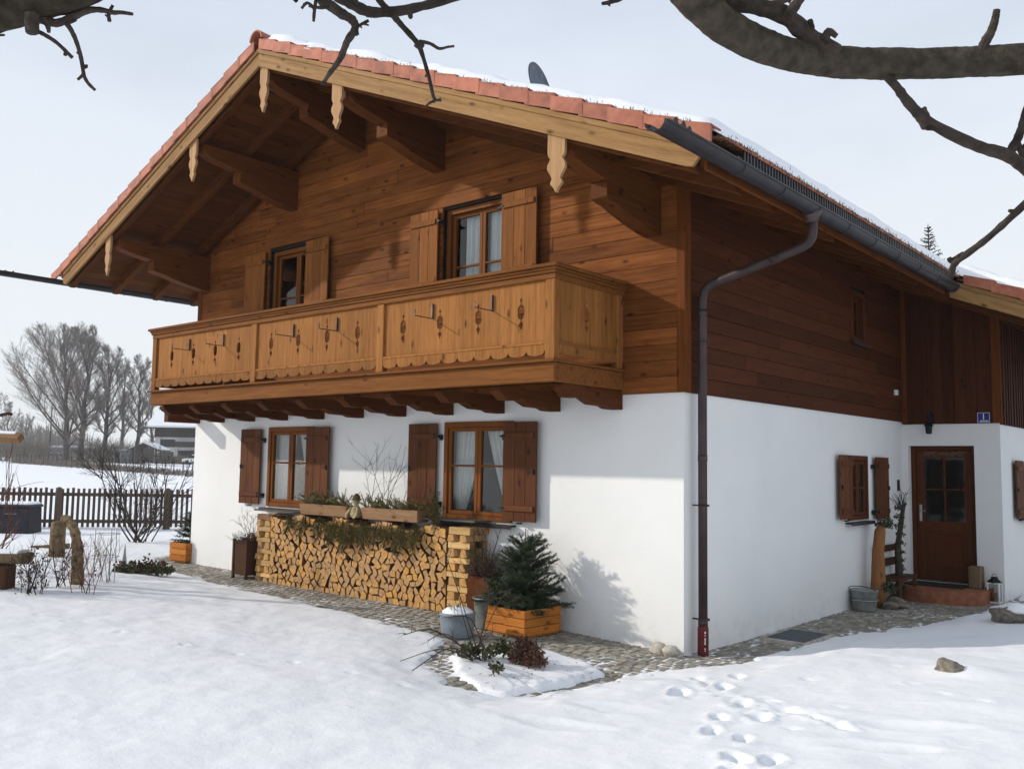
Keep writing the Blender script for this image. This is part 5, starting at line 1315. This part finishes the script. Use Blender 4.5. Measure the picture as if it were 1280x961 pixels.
# pergola beam at the left edge
pg = thing('pergola', at(-60, 640, 12.), 'pale wooden beam end on a post jutting in over the snow', 'pergola')
a_ = at(26, 547.5, 12.); b_ = at(-90, 543, 12.2)
t = MB(); t.tube([b_, a_], [.07, .07], 4); t.build('beam', M['trough'], pg)
t = MB(); p_ = at(-60, 600, 12.1); t.tube([(p_.x, p_.y, S(p_.x, p_.y)-.1), (p_.x, p_.y, at(-60, 543, 12.1).z)], .07, 6); t.build('post', M['weather'], pg)
t = MB(); t.tube([b_+Vector((0, 0, .06)), b_.lerp(a_, .95)+Vector((0, 0, .06))], [.035, .03], 6); t.build('snow_cap', M['snow'], pg)
P = at(-14, 640, 13.); P.z = S(P.x, P.y); bare_shrub('bare_shrub', P, 1.5, 6, 'rtwig', 'reddish bare shrub reaching in at the left edge of the garden', 17, .5, .016, 2)

# ------------------------------------------------------------------ apple tree over the camera
ap = thing('apple_tree', CAM+Vector((-FW.x*1.5-RT.x*1.1, -FW.y*1.5-RT.y*1.1, -1.5)), 'mossy old apple tree whose bare boughs cross the top of the view', 'tree')
T0 = ap.location.copy(); T0.z = S(T0.x, T0.y)-.1; ap.location = T0
FK = T0+Vector((.05, .1, 2.75))
q = random.Random(91)
def limb(mb, pts, rads, n=8, sides=14):
    pp = smooth_path(pts, n); m_ = len(pp); rr = []
    for i in range(m_):
        f_ = i/(m_-1)*(len(rads)-1); k_ = min(int(f_), len(rads)-2); rr.append((rads[k_]*(1-f_+k_)+rads[k_+1]*(f_-k_))*(1+q.uniform(-.012, .012)))
    mb.tube(pp, rr, sides)
    n0 = len(mb.v)-sides*m_
    for i in range(m_):
        for k_ in range(sides):
            v_ = Vector(mb.v[n0+i*sides+k_]); mb.v[n0+i*sides+k_] = tuple(pp[i]+(v_-pp[i])*(1+q.gauss(0, .012)+.035*sin(i*.31+k_*1.3)*sin(k_*2.1-i*.17)))
    return pp
t = MB(); limb(t, [T0, T0+Vector((.02, .02, .8)), T0+Vector((-.02, .06, 1.8)), FK], [.20, .17, .15, .14], 8, 16); t.build('trunk', M['bark'], ap, smooth=True)
t = MB()
limb(t, [FK-Vector((0, 0, .15)), FK.lerp(at(740, -330, 1.6), .55)+Vector((0, 0, .35)), at(780, -190, 1.85), at(838, -50, 2.1), at(868, -3, 2.15), at(910, 35, 2.2), at(965, 62, 2.25), at(1030, 76, 2.3), at(1100, 80, 2.3), at(1180, 79, 2.3), at(1290, 73, 2.25), at(1420, 60, 2.2), at(1560, 20, 2.1), at(1750, -60, 2.0), at(1950, -120, 1.9)],
     [.10, .072, .053, .047, .044, .0415, .0395, .0385, .038, .038, .037, .033, .022, .010], 16, 18)
t.build('limb', M['bark'], ap, smooth=True)
t = MB()
limb(t, [FK-Vector((0, 0, .1)), FK+Vector((-.15, .5, .45)), at(230, -160, 2.0), at(120, -45, 2.1), at(40, -8, 2.15), at(-60, 22, 2.2), at(-200, 70, 2.2), at(-420, 130, 2.1), at(-640, 150, 2.0)], [.10, .085, .075, .066, .064, .060, .048, .03, .012], 8, 16)
t.build('limb', M['bark'], ap, smooth=True)
def tw(mb, px, rpx, d0, d1_=None, sides=8, knots=True):
    n = len(px); pts = [at(x, y, d0+((d1_ or d0)-d0)*i/(n-1)) for i, (x, y) in enumerate(px)]
    rads = [(rpx[0]+(rpx[1]-rpx[0])*i/(n-1))*d0/FPX for i in range(n)]
    pp = smooth_path(pts, 5); m_ = len(pp)
    rr = [(rpx[0]+(rpx[1]-rpx[0])*i/(m_-1))*d0/FPX*(1+q.uniform(-.08, .12)) for i in range(m_)]
    mb.tube(pp, rr, sides)
    if knots and rpx[0] < 5.5:
        for i in range(3, m_-1, 5):
            if q.random() < .4:
                d = Vector((q.gauss(0, 1), q.gauss(0, 1), q.gauss(0, 1))).normalized(); mb.tube([pp[i], pp[i]+d*rr[i]*2.2], [rr[i]*.8, rr[i]*.45], 5)
t = MB(); tw(t, [(860, -40), (890, -8), (925, 5), (960, 12), (985, 22), (1010, 45), (1045, 66)], (9, 12), 2.15, 2.28); t.build('branch', M['twig'], ap)
t = MB(); tw(t, [(985, 20), (1000, -2), (1015, -30)], (7, 6), 2.2); t.build('branch', M['twig'], ap)
t = MB(); tw(t, [(890, -10), (930, -2), (965, 5), (1000, -8)], (4, 4), 2.15); t.build('branch', M['twig'], ap)
t = MB(); tw(t, [(1226, 66), (1233, 50), (1238, 42), (1243, 28), (1246, 13)], (7, 4.5), 2.26); t.build('branch', M['twig'], ap)
t = MB(); tw(t, [(1012, 42), (1014, 34), (1012, 25)], (6, 3), 2.25); t.build('branch', M['twig'], ap)
t = MB(); tw(t, [(1030, 52), (1036, 40), (1046, 46)], (7, 3), 2.25); t.build('branch', M['twig'], ap)
t = MB(); tw(t, [(1104, 92), (1120, 108), (1135, 128), (1155, 148), (1185, 166), (1225, 184), (1258, 194), (1285, 213), (1330, 250)], (5, 8), 2.3, 2.1); t.build('branch', M['twig'], ap)
t = MB(); tw(t, [(1148, 138), (1157, 153), (1159, 161)], (9, 6), 2.28); t.build('branch', M['twig'], ap)
t = MB(); tw(t, [(1260, 194), (1270, 178), (1277, 160), (1283, 138), (1300, 90)], (6, 4), 2.2); t.build('branch', M['twig'], ap)
t = MB(); tw(t, [(1285, 205), (1272, 180)], (4, 4), 2.2); t.build('branch', M['twig'], ap)
t = MB(); tw(t, [(1556, 22), (1490, 100), (1420, 160), (1350, 200), (1295, 243), (1258, 277), (1232, 300), (1208, 318), (1193, 330), (1190, 341)], (5, 4.2), 2.0, 2.2); t.build('branch', M['twig'], ap)
t = MB(); tw(t, [(1205, 318), (1190, 326), (1186, 322)], (4, 3), 2.2); t.build('branch', M['twig'], ap)
t = MB(); tw(t, [(1296, 240), (1235, 297)], (3.2, 3.2), 2.05, 2.15); t.build('branch', M['twig'], ap)
t = MB(); tw(t, [(752, 5), (765, 2), (785, -10), (830, -60)], (1.8, 6), 2.1); t.build('branch', M['twig'], ap)
t = MB(); tw(t, [(1038, 82), (1035, 92)], (3, 1), 2.28); t.build('branch', M['twig'], ap)
t = MB(); tw(t, [(775, -188), (710, -95), (640, -30), (600, -14), (558, 0), (528, 8), (500, 14), (470, 16), (455, 13), (438, 4), (412, -12), (370, -60)], (4, 7), 2.3, 2.1); t.build('branch', M['twig'], ap)
t = MB(); tw(t, [(392, -30), (404, 0), (414, 8), (428, 18), (440, 25), (444, 36), (434, 52), (427, 70), (421, 80), (412, 92), (405, 103)], (8, 2.6), 2.15, 2.35); t.build('branch', M['twig'], ap)
t = MB(); tw(t, [(443, 36), (446, 44)], (4.5, 3), 2.2); t.build('branch', M['twig'], ap)
t = MB(); tw(t, [(446, 34), (453, 30), (461, 26)], (2, 2), 2.2); t.build('branch', M['twig'], ap)
t = MB(); tw(t, [(454, 30), (461, 32)], (1.6, 1), 2.2); t.build('branch', M['twig'], ap)
t = MB(); tw(t, [(405, 103), (401, 106)], (3, 2), 2.35); t.build('branch', M['twig'], ap)
t = MB(); tw(t, [(465, -25), (474, 0), (490, 18), (503, 33), (514, 45), (523, 56), (527, 66), (532, 82), (537, 100), (541, 118), (544, 126)], (4.5, 2.2), 2.2, 2.4); t.build('branch', M['twig'], ap)
t = MB(); tw(t, [(522, 54), (527, 60)], (6, 5), 2.27); t.build('branch', M['twig'], ap)
t = MB(); tw(t, [(525, 52), (538, 55), (549, 61), (560, 59), (568, 58)], (2.4, 1.5), 2.27); t.build('branch', M['twig'], ap)
t = MB(); tw(t, [(544, 126), (537, 129), (532, 134)], (2, 1.3), 2.4); t.build('branch', M['twig'], ap)
t = MB(); tw(t, [(543, 125), (552, 126)], (2, 1.6), 2.4); t.build('branch', M['twig'], ap)
t = MB(); tw(t, [(398, -20), (395, 0), (393, 14), (392, 27)], (2.6, 1.8), 2.15); t.build('branch', M['twig'], ap)
t = MB(); tw(t, [(392, 10), (384, 4), (377, 11)], (2.2, 1.6), 2.15); t.build('branch', M['twig'], ap)
t = MB(); tw(t, [(412, 9), (400, 10), (386, 8)], (2.4, 1.6), 2.15); t.build('branch', M['twig'], ap)
t = MB(); tw(t, [(371, 2), (362, -8)], (2.6, 4), 2.15); t.build('branch', M['twig'], ap)
t = MB(); tw(t, [(40, 22), (60, 27), (72, 29), (92, 21), (112, 13), (128, 13), (140, 16), (152, 16), (166, 18)], (6, 2), 2.15); t.build('branch', M['twig'], ap)
t = MB(); tw(t, [(137, 27), (136, 18), (141, 7)], (2.4, 2), 2.15); t.build('branch', M['twig'], ap)
t = MB(); tw(t, [(64, 27), (76, 28), (84, 31), (92, 44), (98, 60), (102, 76), (105, 94), (110, 104), (119, 113)], (3.5, 2), 2.15, 2.2); t.build('branch', M['twig'], ap)
t = MB(); tw(t, [(84, 30), (95, 25)], (2.4, 2), 2.15); t.build('branch', M['twig'], ap)
t = MB(); tw(t, [(104, 94), (97, 100)], (2.4, 1.5), 2.18); t.build('branch', M['twig'], ap)
t = MB(); tw(t, [(106, 83), (107, 85)], (4, 3), 2.18); t.build('branch', M['twig'], ap)
t = MB(); tw(t, [(44, 38), (56, 44), (70, 53), (82, 64), (90, 72)], (2.6, 2.2), 2.12); t.build('branch', M['twig'], ap)
t = MB(); tw(t, [(83, 64), (81, 70)], (3, 2), 2.12); t.build('branch', M['twig'], ap)
t = MB(); tw(t, [(40, 18), (40, 34), (41, 42)], (9, 7.5), 2.1); t.build('branch', M['twig'], ap)
t = MB(); tw(t, [(55, 24), (60, 34), (61, 41)], (4, 2), 2.12); t.build('branch', M['twig'], ap)
t = MB(); tw(t, [(-8, 45), (6, 44)], (2, 1.2), 2.12); t.build('branch', M['twig'], ap)
g_ = at(-45, 650, 13.5); g_.z = S(g_.x, g_.y)-.05; sap = thing('bare_sapling', g_, 'thin bare sapling whose dark twig tip enters at the left edge', 'sapling')
dg = 13.5; t = MB(); pp = smooth_path([g_, at(-46, 600, dg), at(-40, 560, dg), at(-24, 532, dg), at(-6, 521, dg), at(9, 517, dg), at(15, 518, dg)], 5); t.tube(pp, [.03-.008*k/len(pp) for k in range(len(pp))], 7); t.build('stem', M['twig'], sap)

# ------------------------------------------------------------------ far background
def bare_tree(loc, h, label, seed, group, rx=.3, fork=.14, n=16, bias=0., dens=1., name='bare_tree', up=.9):
    q = random.Random(seed); r = thing(name, loc, label, 'tree', group); tk = MB(); cr = MB(); P = Vector(loc)
    lean = Vector((q.gauss(0, .02), q.gauss(0, .02), 1))-RT*bias*.12; top = h*.86
    ax = [P+lean*(top*k/10)+Vector((q.gauss(0, .12), q.gauss(0, .12), 0))*(k/10)*2 for k in range(11)]; ax[0] = P-Vector((0, 0, .6))
    tk.tube(ax, [h*.022*(1-k/10.5)**.8+.02 for k in range(11)], 7, cap=False)
    def ell(b, d):                                  # distance from b along d to the crown envelope
        c = P+Vector((0, 0, h*.60))-RT*bias*h*.22; o = b-c; ez = h*.42; ex = h*rx
        A_ = (d.x*d.x+d.y*d.y)/ex**2+d.z*d.z/ez**2; B_ = 2*((o.x*d.x+o.y*d.y)/ex**2+o.z*d.z/ez**2); C_ = (o.x*o.x+o.y*o.y)/ex**2+o.z*o.z/ez**2-1
        D_ = B_*B_-4*A_*C_
        return max(.5, (-B_+sqrt(D_))/(2*A_)) if D_ > 0 else h*.2
    def fine(b, d, ln):
        for _ in range(2):
            e1_ = b+(d+Vector((q.gauss(0, .45), q.gauss(0, .45), q.gauss(.15, .3)))).normalized()*ln*q.uniform(.5, 1.1); cr.tube([b, b.lerp(e1_, .5)+Vector((q.gauss(0, .05), q.gauss(0, .05), q.gauss(0, .04))), e1_], [.013, .010, .006], 3, cap=False)
    def branch(b, d, ln, rad, lev):
        m_ = 7; pts = [b]
        for i in range(m_): d = (d+Vector((q.gauss(0, .05), q.gauss(0, .05), .05*up+q.gauss(0, .03)))).normalized(); pts.append(pts[-1]+d*ln/m_)
        (tk if lev == 0 else cr).tube(pts, [rad*(1-.85*i/m_)+.008 for i in range(m_+1)], 5 if lev == 0 else 3, cap=False)
        if lev < 2:
            for i in range(2 if lev == 0 else 1, m_+1):
                for _ in range(int((2.1 if lev == 0 else 1.15)*dens+q.random())):
                    s_ = i-q.random(); k = min(int(s_), m_-1); c = pts[k].lerp(pts[k+1], s_-k); t_ = (pts[k+1]-pts[k]).normalized()
                    sd_ = Vector((q.gauss(0, 1), q.gauss(0, 1), q.gauss(0, .5))); sd_ = (sd_-t_*sd_.dot(t_)).normalized(); d2_ = (t_+sd_*q.uniform(.4, .8)).normalized()
                    branch(c, d2_, min(ell(c, d2_), ln*(.5-.22*s_/m_))*q.uniform(.75, 1.05), rad*.30, lev+1)
        else:
            for i in (3, 5, 7): fine(pts[i], d, ln*.5+.3)
    for k in range(n):
        f_ = (k+q.random())/n; z = fork+(.80-fork)*f_**1.3; i = min(int(z/.86*10), 9); b = ax[i].lerp(ax[i+1], z/.86*10-i)
        w = 2.4*k+q.gauss(0, .4); el = radians(38+34*f_+q.gauss(0, 7)); d = (Vector((cos(w)*cos(el), sin(w)*cos(el), sin(el)))-RT*bias*.35*q.random()).normalized()
        branch(b, d, ell(b, d)*q.uniform(.86, .98), h*.0085*(1-.6*f_), 0)
    tk.build('trunk', M['ftrunk'], r); cr.build('crown', M['ftwig'], r)
    return r
def far_at(px, depth, z=None):
    p = at(px, 560, depth); p.z = (S(p.x, p.y) if z is None else z)-.15; return p
G_ = 'bare trees beyond the snowy field'
bare_tree(far_at(84, 138), 20.8, 'broad spreading bare tree beyond the field, leftmost of the big row', 101, G_, .40, .10, 20, .55)
bare_tree(far_at(101, 140), 21.3, 'tall rounded bare tree standing close beside the broad spreading one', 102, G_, .21, .16, 18)
bare_tree(far_at(131, 142), 18.2, 'dense bare tree in the middle of the row beyond the field', 103, G_, .22, .2, 16)
bare_tree(far_at(171, 143), 16.8, 'slender bare tree beyond the field, in front of the far house', 104, G_, .17, .22, 13)
bare_tree(far_at(152, 190), 21, 'paler bare tree further back between the dense and the slender tree', 105, G_, .22, .2, 12, 0, .6)
bare_tree(far_at(190, 200), 18, 'paler bare tree behind the roof of the far house', 106, G_, .24, .2, 10, 0, .6)
bare_tree(far_at(232, 180), 25, 'bare tree top showing just above the balcony end behind the far house', 111, G_, .2, .2, 10, 0, .6)
for px, dp, h, sd, lab in ((8, 170, 10.5, 107, 'small hazy bare tree at the left edge beyond the field'), (30, 185, 9, 108, 'low hazy bare tree beside the utility pole'), (-12, 165, 12, 109, 'hazy bare tree half cut off at the left edge'), (48, 260, 9, 110, 'distant low bare tree left of the utility pole')):
    bare_tree(far_at(px, dp), h, lab, sd, G_, .36, .12, 10, 0, .6)
def bush(px, dp, w, h, seed, label, n=220):
    q = random.Random(seed); P = far_at(px, dp); r = thing('bare_bush', P, label, 'bush', 'bare bushes beyond the field'); t = MB()
    for k in range(n):
        b = P+Vector((q.gauss(0, w*.3), q.gauss(0, w*.3), 0)); d = Vector((q.gauss(0, .35), q.gauss(0, .35), 1)).normalized(); hh = h*q.uniform(.5, 1.05)
        e = b+d*hh*.55; t.tube([b, e, e+(d+Vector((q.gauss(0, .3), q.gauss(0, .3), .2))).normalized()*hh*.45], [.04, .028, .012], 3, cap=False)
        for _ in range(3): t.tube([e, e+(d+Vector((q.gauss(0, .6), q.gauss(0, .6), .2))).normalized()*hh*.4], [.02, .01], 3, cap=False)
    t.build('twigs', M['hedge'], r)
for px, dp, w, h, sd, lab in ((120, 150, 9, 3.4, 1, 'brown bare bush between the two middle trees'), (146, 152, 9, 4.2, 2, 'brown bare bush left of the slender tree'), (45, 150, 10, 3.6, 3, 'grey bare bush behind the dark hedge bank'), (12, 140, 12, 4.4, 4, 'wide grey bare bush at the left edge under the pale beam'), (206, 150, 2.5, 2.0, 5, 'bare bush against the white wall of the far house'), (228, 149, 2.5, 1.5, 6, 'smaller bare bush near the parked white car'), (160, 158, 6, 3.2, 7, 'tall bare bush behind the slender tree')):
    bush(px, dp, w, h, sd, lab)
# bank, hedge and wire fence at the far side of the field
t = MB(); q = random.Random(6)
hA, hB = at(20, 579, 118), at(280, 593, 66)
for k in range(2400):
    f_ = q.random(); p = hA.lerp(hB, f_)+Vector((q.gauss(0, .8)-1.0, q.gauss(0, .8)+1.0, 0)); p.z = S(p.x, p.y)-.05
    hh = (.95-.5*f_)*q.uniform(.4, 1.1); d = Vector((q.gauss(0, .3), q.gauss(0, .3), 1)).normalized(); t.tube([p, p+d*hh*.6, p+d*hh+Vector((q.gauss(0, .1), q.gauss(0, .1), 0))], [.035, .025, .01], 3, cap=False)
tag(t.build('dry_hedge', M['hedge']), 'strip of dry brown brush along the far edge of the field', 'brush', None, 'stuff')
ff = thing('wire_fence', hA, 'low wire fence with thin dark posts along the far edge of the field', 'fence'); t = MB(); w = MB()
for k in range(34):
    p = hA.lerp(hB, k/33); p.z = S(p.x, p.y); t = MB(); t.tube([p-Vector((0, 0, .1)), p+Vector((0, 0, 1.15))], .045, 4); t.build('post', M['far_wood'], ff)
for z in (.35, .7, 1.05): w.tube([Vector((p.x, p.y, S(p.x, p.y)+z)) for p in [hA.lerp(hB, k/20) for k in range(21)]], .02, 3)
w.build('wire', M['far_wood'], ff)
# far house
vd = at(0, 0, 1)  # unused direction
hx = far_at(193, 168); e1 = RT.copy(); e1.z = 0; e1.normalize(); e2 = Vector((-e1.y, e1.x, 0))
fh = thing('far_house', hx, 'white far house with dark timber storey and snowy roof behind the slender bare tree', 'house')
def hb_(mb, a0, a1, b0, b1, z0, z1):
    cs = []
    for zz in (z0, z1):
        for a_, b__ in ((a0, b0), (a1, b0), (a1, b1), (a0, b1)): p = hx+e1*a_+e2*b__; cs.append((p.x, p.y, hx.z+zz))
    mb.hexa(cs)
t = MB(); hb_(t, 0, 16, 0, 9, -.5, 4.7); t.build('wall', M['far_wall'], fh)
t = MB(); hb_(t, -.05, 16, -.06, 9, 4.71, 6.3); hb_(t, 4.2, 16, -1.2, -.08, 2.9, 3.9); t.build('timber_storey', M['far_wood'], fh)
f3 = lambda u, v, h: tuple(hx+e1*h+e2*u+Vector((0, 0, v)))
t = MB(); t.prism([(-1.4, 6.2), (4.5, 9.1), (10.4, 6.2), (10.4, 6.45), (4.5, 9.4), (-1.4, 6.45)], f3, -1.5, 18); rf = t.build('roof', M['far_wood'], fh)
t = MB(); t.prism([(-1.38, 6.46), (4.5, 9.41), (10.38, 6.46), (10.38, 6.75), (4.5, 9.7), (-1.38, 6.75)], f3, -1.45, 17.9); t.build('roof_snow', M['snow'], rf)
for a0, a1, z0, z1 in ((1.6, 3.2, 2.9, 4.3), (4.9, 6.5, .8, 2.3), (1.6, 3.0, .6, 2.0), (7.6, 9.0, .8, 2.3)):
    t = MB(); hb_(t, a0, a1, -.05, .02, z0, z1); w_ = t.build('window', M['far_dark'], fh)
    for b0_, b1_ in ((a0-.55, a0-.04), (a1+.04, a1+.55)): t = MB(); hb_(t, b0_, b1_, -.08, .02, z0, z1); t.build('shutter', M['far_wood'], w_)
t = MB(); hb_(t, -2.6, -.1, 1.5, 6, -.3, 2.6); t.build('annex', M['far_wood'], fh)
# carport with snowy roof
hx = far_at(164, 150); cp = thing('carport', hx, 'small open carport with a snowy gable roof beside the far house', 'carport')
for a_ in (.2, 3.9):
    for b__ in (.2, 3.8): t = MB(); hb_(t, a_, a_+.2, b__, b__+.2, 0, 2.3); t.build('post', M['far_wood'], cp)
t = MB(); f3 = lambda u, v, h: tuple(hx+e1*u+e2*h+Vector((0, 0, v))); t.prism([(-.5, 2.0), (2.1, 3.1), (4.8, 2.0), (4.8, 2.2), (2.1, 3.3), (-.5, 2.2)], f3, -.4, 4.4); t.build('roof', M['far_wood'], cp)
t = MB(); t.prism([(-.45, 2.21), (2.1, 3.31), (4.75, 2.21), (4.75, 2.4), (2.1, 3.5), (-.45, 2.4)], f3, -.4, 4.4); t.build('roof_snow', M['snow'], cp)
# white hut
hx = far_at(135, 150); ht = thing('garden_hut', hx, 'small white hut with a dark doorway between the bare trees', 'hut')
t = MB(); hb_(t, 0, 2.4, 0, 2, -.2, 2.0); t.build('wall', M['far_wall'], ht); t = MB(); hb_(t, 2.41, 3.6, 0, 2, -.2, 1.9); t.build('lean_to', M['far_grey'], ht)
t = MB(); hb_(t, -.1, 3.7, -.2, 2.2, 2.01, 2.2); t.build('roof', M['snow'], ht); t = MB(); hb_(t, 1.3, 2.0, -.04, .02, 0, 1.7); t.build('door', M['far_dark'], ht)
# parked cars far away
def car(px, dp, body, label, sc=1.):
    hx_ = far_at(px, dp); r = thing('parked_car', hx_, label, 'car', 'cars parked beyond the field'); e = e1*sc
    def b_(mb, prof, h0, h1): mb.prism(prof, lambda u, v, h: tuple(hx_+e1*u*sc+e2*h*sc+Vector((0, 0, v*sc))), h0, h1)
    t = MB(); b_(t, [(0, .35), (0, .75), (.15, .9), (1.0, .98), (4.1, .95), (4.3, .8), (4.3, .35)], 0, 1.7); t.build('body', M[body], r, bevel=.05)
    t = MB(); b_(t, [(1.0, .985), (1.55, 1.42), (3.3, 1.45), (4.0, .96)], .12, 1.58); t.build('cabin', M['far_dark'], r, bevel=.04)
    t = MB(); b_(t, [(1.5, 1.44), (1.6, 1.56), (3.2, 1.58), (3.35, 1.46)], .1, 1.6); t.build('snow_cap', M['snow'], r)
    for u in (.8, 3.4):
        for h in (-.02, 1.55):
            t = MB(); t.prism([(u+.33*cos(2*pi*k/14), .33+.33*sin(2*pi*k/14)) for k in range(14)], lambda a_, v, hh: tuple(hx_+e1*a_*sc+e2*hh*sc+Vector((0, 0, v*sc))), h, h+.18); t.build('wheel', M['tyre'], r)
car(228, 146, 'white', 'white car parked at the far house, cut off by the near house wall'); car(93, 165, 'white', 'white car parked behind the trunks of the two left trees'); car(52, 172, 'far_grey', 'grey car with snow on its roof parked right of the utility pole')
hx = far_at(64, 178); sh_ = thing('snowy_shed', hx, 'low grey blue shed with snow on its roof behind the utility pole', 'shed')
t = MB(); hb_(t, 0, 6.5, 0, 4, -.2, 2.6); t.build('wall', M['far_grey'], sh_); t = MB(); hb_(t, -.4, 6.9, -.4, 4.4, 2.61, 3.0); t.build('roof', M['snow'], sh_)
P = far_at(62, 150); up = thing('utility_pole', P, 'thin dark utility pole left of the broad spreading tree', 'pole'); t = MB(); t.tube([P, P+Vector((0, 0, 9.0))], [.13, .10], 6); t.build('shaft', M['far_wood'], up); t = MB(); t.tube([P+Vector((-.5, 0, 8.7)), P+Vector((.5, 0, 8.7))], .05, 4); t.build('crossarm', M['far_wood'], up)
# far wood and hills
t = MB(); q = random.Random(66)
for k in range(1500):
    px = q.uniform(-260, 430); dp = q.uniform(270, 420); P = far_at(px, dp); h = q.uniform(5, 10)*(1+.5*sin(px*.03)); d = Vector((q.gauss(0, .1), q.gauss(0, .1), 1)).normalized()
    t.tube([P, P+d*h*.5, P+d*h], [.28, .2, .05], 3, cap=False)
    for _ in range(7): b = P+d*h*q.uniform(.2, .8); t.tube([b, b+(d*.7+Vector((q.gauss(0, 1), q.gauss(0, 1), .4))).normalized()*h*.32], [.13, .04], 3, cap=False)
tag(t.build('far_wood', M['hedge']), 'hazy far wood along the horizon', 'wood', None, 'stuff')
def spruce_far(P, h, label, seed):
    q = random.Random(seed); r = thing('tall_spruce', P, label, 'spruce'); t = MB(); w = MB(); P = Vector(P)
    w.tube([P-Vector((0, 0, .5)), P+Vector((0, 0, h))], [.25, .02], 6); z = h*.12
    while z < h-.1:
        L_ = (h-z)*.30+.15
        for k in range(9):
            a_ = q.uniform(0, 2*pi); d = Vector((cos(a_), sin(a_), .35)); b = P+Vector((0, 0, z)); e = b+d*L_*q.uniform(.7, 1.1); w.tube([b, e], [.03, .01], 3, cap=False)
            for j in range(7): c = b.lerp(e, (j+q.random())/7); s_ = Vector((q.gauss(0, 1), q.gauss(0, 1), q.gauss(-.2, .4))).normalized()*.28*min(1, L_); v = s_.orthogonal().normalized()*.04; t.add([c-v, c+v, c+s_], [(0, 1, 2)], q.random())
        z += .22+.02*(h-z)
    w.build('trunk', M['twig'], r); t.build('crown', M['fneedle'], r)
tp = at(1160, 280, 60); spruce_far((tp.x, tp.y, S(tp.x, tp.y)), tp.z-S(tp.x, tp.y), 'tall spruce whose tip shows above the snowy roof', 3)

# ------------------------------------------------------------------ light
sundir = Vector((-2.5, -1.795, 1.36)).normalized()
sl = bpy.data.lights.new('sun', 'SUN'); sl.energy = SUN_E; sl.angle = radians(1.2); sl.color = (1, .93, .83)
so_ = bpy.data.objects.new('sun', sl); COL.objects.link(so_); so_.rotation_euler = sundir.to_track_quat('Z', 'Y').to_euler(); so_.location = (-20, -15, 20)
w = bpy.data.worlds.new('World'); SC.world = w; w.use_nodes = True; nt = w.node_tree; nt.nodes.clear()
out = nt.nodes.new('ShaderNodeOutputWorld'); sky = nt.nodes.new('ShaderNodeTexSky'); sky.sky_type = 'NISHITA'; sky.sun_disc = False
sky.sun_elevation = math.asin(sundir.z); sky.sun_rotation = atan2(sundir.x, sundir.y); sky.air_density = 1.0; sky.dust_density = 2.0
b1 = nt.nodes.new('ShaderNodeBackground'); b1.inputs[1].default_value = .1; nt.links.new(sky.outputs[0], b1.inputs[0])
tc = nt.nodes.new('ShaderNodeTexCoord'); mp = nt.nodes.new('ShaderNodeMapping'); mp.inputs['Scale'].default_value = (1.2, 1.2, 3.2); nt.links.new(tc.outputs['Generated'], mp.inputs[0])
n1 = noise(nt, mp.outputs[0], 1.6, 6, .55); r1 = ramp_out(nt, n1, [(.3, VEIL_LO), (.7, VEIL_HI)])
sx = nt.nodes.new('ShaderNodeSeparateXYZ'); nt.links.new(tc.outputs['Generated'], sx.inputs[0])
hz = ramp_out(nt, sx.outputs[2], [(.0, 1), (.6, 0)])
colv = mixc(nt, hz, VEIL_TOP, VEIL_HOR)
b2 = nt.nodes.new('ShaderNodeBackground'); b2.inputs[1].default_value = VEIL_S; nt.links.new(colv, b2.inputs[0])
fac = mathn(nt, 'MINIMUM', mathn(nt, 'ADD', r1, mathn(nt, 'MULTIPLY', hz, .25)), .97)
mx = nt.nodes.new('ShaderNodeMixShader'); nt.links.new(fac, mx.inputs[0]); nt.links.new(b1.outputs[0], mx.inputs[1]); nt.links.new(b2.outputs[0], mx.inputs[2]); nt.links.new(mx.outputs[0], out.inputs[0])
SC.view_settings.view_transform = 'Standard'; SC.view_settings.look = 'None'; SC.view_settings.gamma = 1; SC.view_settings.exposure = EXPO; SC.view_settings.use_curve_mapping = False
if HAZE > 0:
    t = MB(); t.box((-480, -60, -2.5), (120, 520, 27)); mt = bpy.data.materials.new('haze'); mt.use_nodes = True; nt = mt.node_tree; nt.nodes.clear(); o_ = nt.nodes.new('ShaderNodeOutputMaterial')
    pvn = nt.nodes.new('ShaderNodeVolumePrincipled'); pvn.inputs['Density'].default_value = HAZE; pvn.inputs['Color'].default_value = (.93, .95, .97, 1); nt.links.new(pvn.outputs[0], o_.inputs['Volume'])
    tag(t.build('haze', mt), 'thin winter haze', None, None, 'stuff')
SC.cycles.max_bounces = 8; SC.cycles.transparent_max_bounces = 24; SC.cycles.volume_bounces = 0
SC.cycles.use_denoising = True
